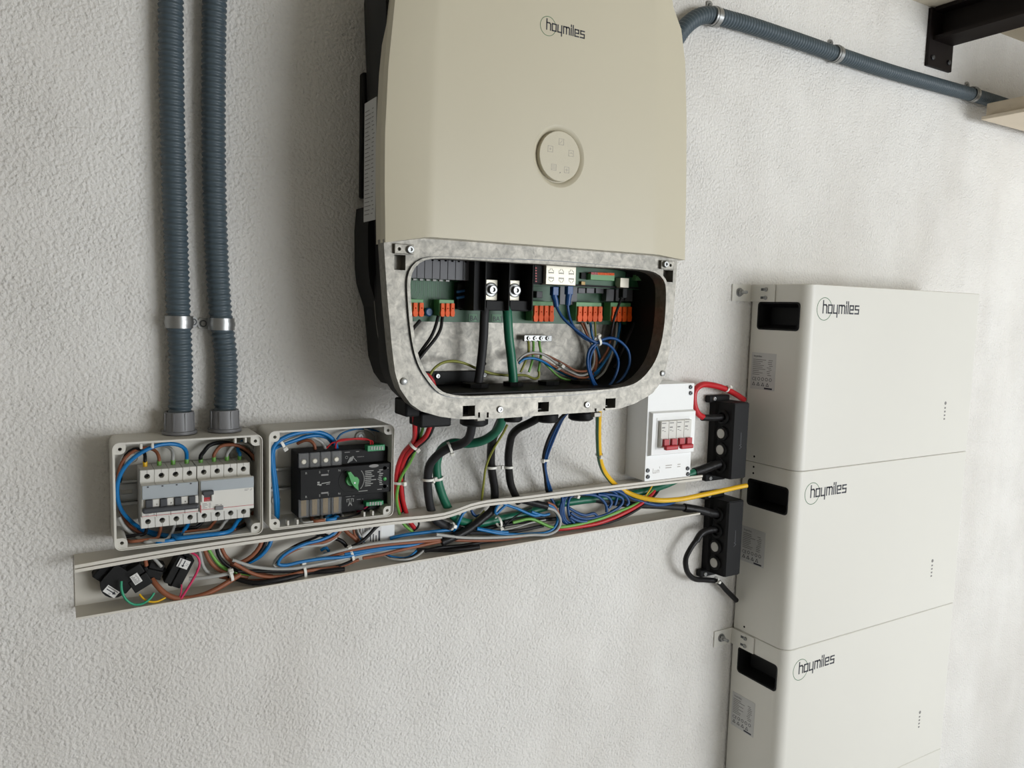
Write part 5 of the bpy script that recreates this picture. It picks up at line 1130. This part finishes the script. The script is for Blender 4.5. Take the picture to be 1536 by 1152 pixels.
run('lowest blue wire of the run to the black sleeve', ZD, [(700, 570, .035), (850, 545, .037), (1020, 520, .0385), (1160, 508, .038), (1300, 490, .034), (1420, 470, .03)], 5, M_BLUE)
run('blue wire climbing toward the black sleeve above the grey run', ZD, [(1050, 450, .020), (1150, 425, .022), (1300, 405, .024), (1440, 390, .026), (1540, 380, .024)], 5.4, M_BLUE)
run('grey wire along the bottom of the trunking through the left tie', ZD, [(-160, 615, .034), (0, 665, .036), (150, 682, .037), (300, 680, .038), (450, 655, .038), (600, 628, .036), (720, 600, .034)], 5, M_GREYC)
run('brown wire along the bottom of the trunking through the left tie', ZD, [(-150, 640, .036), (0, 720, .038), (120, 745, .039), (260, 735, .039), (400, 700, .038), (560, 680, .036), (680, 660, .034), (760, 630, .034), (810, 612, .034)], 5.4, M_BROWN)
run('black wire along the trunking floor through the left tie', ZD, [(-120, 700, .034), (60, 700, .034), (240, 702, .034), (400, 690, .034), (560, 680, .034), (680, 655, .034), (760, 620, .034)], 5.6, M_BLK)
run('thick black cable lying lowest along the trunking floor', ZD, [(-190, 740, .022), (0, 790, .026), (140, 785, .028), (300, 745, .03), (420, 712, .03), (560, 700, .028), (700, 690, .024)], 7, M_BLK, 'cable', 10)
run('brown wire tail beside the thick floor cable', ZD, [(-260, 745, .022), (-100, 770, .024), (60, 768, .025), (200, 752, .026), (330, 730, .024)], 4.6, M_BROWN)
cable_tie('white tie on the wires left of the hairpin tip', P(*ZD(385, 690), .030), (1, 0, .12), .0115, (0, -.5, 1))
cable_tie('white tie on the run of brown and blue wires', P(*ZD(748, 570), .028), (1, 0, .3), .0105, (-.1, -.4, 1))
run('black cable slanting over the barcode sticker', ZD, [(1010, 315, .026), (940, 365, .028), (880, 430, .03), (820, 480, .032), (740, 520, .03)], 5.4, M_BLK)
run('brown wire slanting from the switch enclosure past the sticker', ZD, [(690, 370, .018), (730, 410, .02), (780, 450, .022), (810, 490, .022)], 6, M_BROWN)
run('thin brown wire beside the sticker', ZD, [(770, 360, .018), (775, 410, .02), (800, 450, .022), (830, 490, .022)], 4, M_BROWN)
run('pale blue wire bent over the sticker edge', ZD, [(795, 345, .02), (805, 400, .024), (830, 440, .025), (862, 480, .025)], 3.4, M_GREYC)
run('navy wire bent over the sticker edge', ZD, [(800, 400, .022), (820, 440, .025), (850, 475, .026)], 2.6, M_BLUE)
run('black coil of wire behind the hairpin', ZD, [(440, 395, .012), (520, 420, .014), (600, 440, .016), (680, 470, .018), (730, 530, .018)], 6, M_BLK)
run('blue wire knot behind the hairpin', ZD, [(520, 540, .014), (560, 520, .018), (580, 560, .018), (540, 570, .016)], 5, M_BLUE)
for k, (m, l) in enumerate(((M_BLUE, 'pale blue loop dipping below the run at the trunking floor'), (M_BLK, 'black loop dipping below the run at the trunking floor'), (M_GREYC, 'grey loop dipping lowest at the trunking floor'))):
    d = (0, 12, 22)[k]
    run(l, ZJ, [(480-d, 515+d*.4, .026), (560-d*.5, 550+d, .032), (680, 572+d, .036), (790+d, 560+d, .036), (860+d*3.2, 510+d*.6, .034), (890+d*4, 480, .03)], 3.6, m)
run('dark cable on the trunking floor right of the dipping loops', ZJ, [(1000, 480, .026), (1180, 440, .03), (1360, 425, .03), (1536, 405, .03), (1760, 365, .028), (2000, 330, .026)], 5.5, M_BLK, 'cable', 10)
run('dark cable under the black taped sleeve on the trunking floor', ZJ, [(900, 470, .024), (1150, 470, .027), (1340, 468, .028), (1536, 450, .028), (1700, 428, .026)], 6, M_BLK, 'cable', 10)
# middle of the trunking: black sleeve, fan of wires, hairpin on the right
run('black sleeved cable ending in a bright fan of wires', ZI, [(880, 172, .032), (960, 190, .034), (1080, 220, .036), (1200, 250, .038)], 10, M_SLEEVE, 'cable', 12)
fan = [((1205, 205), (1290, 245), (1330, 310), (1350, 400), (1310, 520), (1200, 590), (1000, 615), M_BROWN, 'brown wire of the fan leaving the sleeve', .034), ((1210, 235), (1275, 265), (1320, 330), (1340, 420), (1290, 530), (1180, 590), (1000, 605), M_BLUE, 'blue wire of the fan leaving the sleeve', .036), ((1205, 275), (1290, 300), (1350, 370), (1372, 450), (1330, 550), (1220, 610), (1000, 618), M_GREYC, 'grey wire of the fan, outermost in its hairpin', .040), ((1205, 255), (1270, 285), (1330, 350), (1352, 440), (1300, 540), (1190, 600), (1000, 612), M_BLK, 'black wire of the fan leaving the sleeve', .036)]
for *q, m, l, o in fan:
    tail = {'brown': [(700, 670), (350, 690), (0, 680), (-220, 640)], 'blue w': [(800, 612), (600, 600), (450, 570), (300, 540)], 'grey w': [(750, 640), (420, 655), (100, 650), (-220, 610)], 'black ': [(700, 650), (350, 660), (60, 655), (-150, 640)]}[l[:6] if l[:5] != 'brown' else 'brown']
    run(l, ZI, [(x, y, o) for x, y in q]+[(x, y, o-.002) for x, y in tail], 4.6, m)
run('green wire running low along the trunking beside the red one', ZK, [(-560, 700, .026), (-260, 640, .028), (-100, 700, .030), (80, 775, .034), (260, 772, .038), (480, 740, .039), (700, 690, .039), (960, 610, .039), (1180, 520, .038), (1400, 430, .036), (1540, 350, .032), (1640, 270, .028), (1740, 180, .026), (1790, 120, .022)], 4.6, M_GREENL)
run('red cable running low along the trunking up behind the white box', ZK, [(100, 812, .030), (300, 800, .036), (560, 765, .039), (830, 715, .040), (1080, 630, .040), (1300, 530, .039), (1500, 420, .036), (1640, 320, .032), (1740, 220, .028), (1800, 120, .022)], 6, M_RED, 'cable', 10)
run('black cable running lowest beside the red one behind the white box', ZK, [(600, 775, .026), (900, 725, .030), (1160, 650, .034), (1360, 560, .034), (1540, 450, .032), (1700, 320, .028), (1800, 220, .024), (1860, 130, .02)], 4.6, M_BLK, 'cable')
run('slim yellow wire rising behind the white box', ZF, [(700, 900, .03), (735, 850, .03), (765, 800, .026), (790, 770, .02)], 2.4, M_YEL)
run('black wire loop across the green cable in the trunking', ZI, [(640, 530, .030), (720, 440, .031), (830, 360, .031), (930, 310, .030), (1000, 280, .028)], 2.6, M_BLK)
for k, (a, l) in enumerate((([(300, 530), (450, 560), (600, 580), (700, 585)], 'light blue wire at the foot of the green cable'), ([(600, 200), (700, 240), (830, 285), (950, 340), (1050, 372), (1110, 365)], 'light blue wire over the green cable near the lip'), ([(1000, 320), (1080, 350), (1160, 365), (1230, 350)], 'light blue wire bent toward the fan'), ([(620, 190), (570, 240), (535, 310), (548, 350), (600, 300), (680, 230)], 'light blue wire looped above the slim tie'))):
    run(l, ZI, [(x, y, .033) for x, y in a], 4.2, M_BLUE)
run('blue patch cord curved beside the thick green cable under the lip', ZI, [(200, 265, .030), (120, 350, .033), (80, 430, .034), (40, 520, .033), (0, 560, .028)], 4.6, M_BLUE)
run('yellow wire half hidden behind the taped sleeve', ZI, [(400, 310, .018), (330, 390, .02), (260, 440, .02), (200, 480, .018)], 4, M_YELD)
run('blue wire ring on the trunking back beside the taped sleeve', ZI, [(230, 300, .012), (255, 350, .013), (300, 380, .013), (340, 365, .013)], 4.5, M_PATCHD)
run('brownish run lying behind the fan', ZI, [(1170, 390, .022), (1000, 400, .022), (800, 420, .022), (650, 450, .02)], 5, M_SHEATH)
run('thin grey run lying behind the fan', ZI, [(1180, 425, .026), (1000, 460, .028), (800, 520, .028), (640, 555, .026)], 2.8, M_GREYC)
run('dark run between sleeve and fan', ZI, [(80, 600, .022), (300, 590, .024), (560, 590, .026), (800, 570, .024), (1150, 500, .022)], 5.5, M_SHEATH)
run('black run on the trunking back below the green cable', ZI, [(320, 560, .018), (600, 500, .018), (900, 450, .018), (1200, 420, .018), (1400, 400, .016)], 6, M_BLK)
cable_tie('slim white tie hanging from the trunking lip over the green cable', P(*ZI(580, 450), .026), (1, 0, .2), .0095, (0, -.6, -1))
# blue patch cord coil
coil = [('outer turn of the coiled blue patch cord by its tie', [(440, 225), (330, 260), (250, 360), (225, 480), (235, 600), (290, 700), (420, 715), (640, 680)], M_PATCHD), ('second turn of the coiled blue patch cord', [(460, 240), (380, 290), (350, 400), (355, 520), (385, 630), (450, 705)], M_PATCH), ('third turn of the coiled blue patch cord', [(450, 230), (310, 300), (275, 420), (280, 560), (320, 670), (450, 720)], M_PATCHD),
 ('upper strand of the coiled blue patch cord reaching the lip', [(470, 225), (640, 232), (820, 260), (930, 340), (985, 440), (985, 530)], M_PATCH), ('wide strand of the coiled blue patch cord', [(480, 220), (700, 225), (950, 232), (1160, 260), (1250, 310), (1240, 390), (1160, 470), (1060, 520)], M_PATCH), ('inner strand of the coiled blue patch cord', [(840, 240), (980, 260), (1050, 320), (1065, 390), (1020, 460)], M_PATCHD),
 ('lower strand of the coiled blue patch cord', [(370, 460), (450, 510), (540, 555), (640, 580), (780, 550), (830, 595)], M_PATCH), ('lowest strand of the coiled blue patch cord', [(380, 600), (460, 650), (560, 680), (660, 680)], M_PATCH), ('farthest strand of the coiled blue patch cord toward the yellow cable', [(940, 170), (1080, 160), (1220, 210), (1320, 290), (1350, 380), (1310, 420)], M_PATCH), ('short strand of the coiled blue patch cord under the lip', [(990, 160), (1100, 190), (1160, 250), (1150, 330), (1120, 420)], M_PATCHD),
 ('middle strand inside the blue coil', [(395, 540), (500, 610), (620, 640), (800, 620), (1000, 560), (1180, 460)], M_PATCHD), ('strand of the blue coil behind the others', [(250, 250), (260, 380), (250, 520), (270, 640), (330, 720)], M_PATCHD), ('strand along the top of the blue coil', [(500, 200), (700, 180), (900, 170), (1060, 150), (1150, 140)], M_PATCHD), ('strand of the blue coil curling out under the yellow cable', [(1160, 140), (1260, 190), (1330, 250), (1400, 300), (1536, 340)], M_PATCHD)]
for k, (l, q, m) in enumerate(coil):
    run(l, ZK, [(x, y, .030+.0011*((k*5) % 9)) for x, y in q], 4.4, m, 'network_cable')
cable_tie('white tie at the top of the coiled blue patch cord', P(*ZK(460, 235), .035), (1, .2, -.2), .0055, (-.2, -1, -.2))
run('blue patch cord drawn out under the yellow earth cable', ZF, [(575, 870, .028), (640, 905, .032), (720, 935, .036), (800, 948, .038), (870, 942, .036), (920, 928, .03)], 4.4, M_PATCH, 'network_cable')
run('blue patch cord dropping behind the lip beside the fan', ZK, [(20, 240, .014), (60, 290, .016), (110, 360, .018), (130, 420, .018)], 4, M_PATCHD, 'network_cable')
cable_tie('white tie end at the thick black cable in the trunking', P(*ZJ(1345, 165), .03), (1, 0, -.4), .006, (0, -1, .2))

# ------------------------------------------------------------------ sets of alike things
SETS = {'battery_module': 'stacked battery modules', 'wall_bracket': 'battery wall brackets', 'terminal_block': 'black terminal blocks on the wall', 'isolator': 'isolators in the white box',
        'pipe_clamp': 'galvanised conduit clamps', 'corrugated_conduit': 'corrugated conduits on the wall', 'conduit_gland': 'conduit glands on the breaker enclosure', 'junction_box': 'open grey enclosures',
        'cable_tie': 'white cable ties', 'current_clamp': 'current clamps in the trunking', 'cable_sleeve': 'black cable sleeves at the terminal blocks', 'cable': 'thick cables under the inverter',
        'network_cable': 'blue network cables'}
for o in list(COL.objects):
    if o.parent is None and o.get('category') and not o.get('group'):
        s = o.name.split('.')[0]
        if s == 'wire':
            z, x = o.location.z, o.location.x
            o['group'] = 'wires inside the inverter' if z > 1.5-.15 and x > .46 else ('wires inside the enclosures' if z > 1.5-.3375 and x < .46 else 'wires in the trunking')
        elif s in SETS: o['group'] = SETS[s]
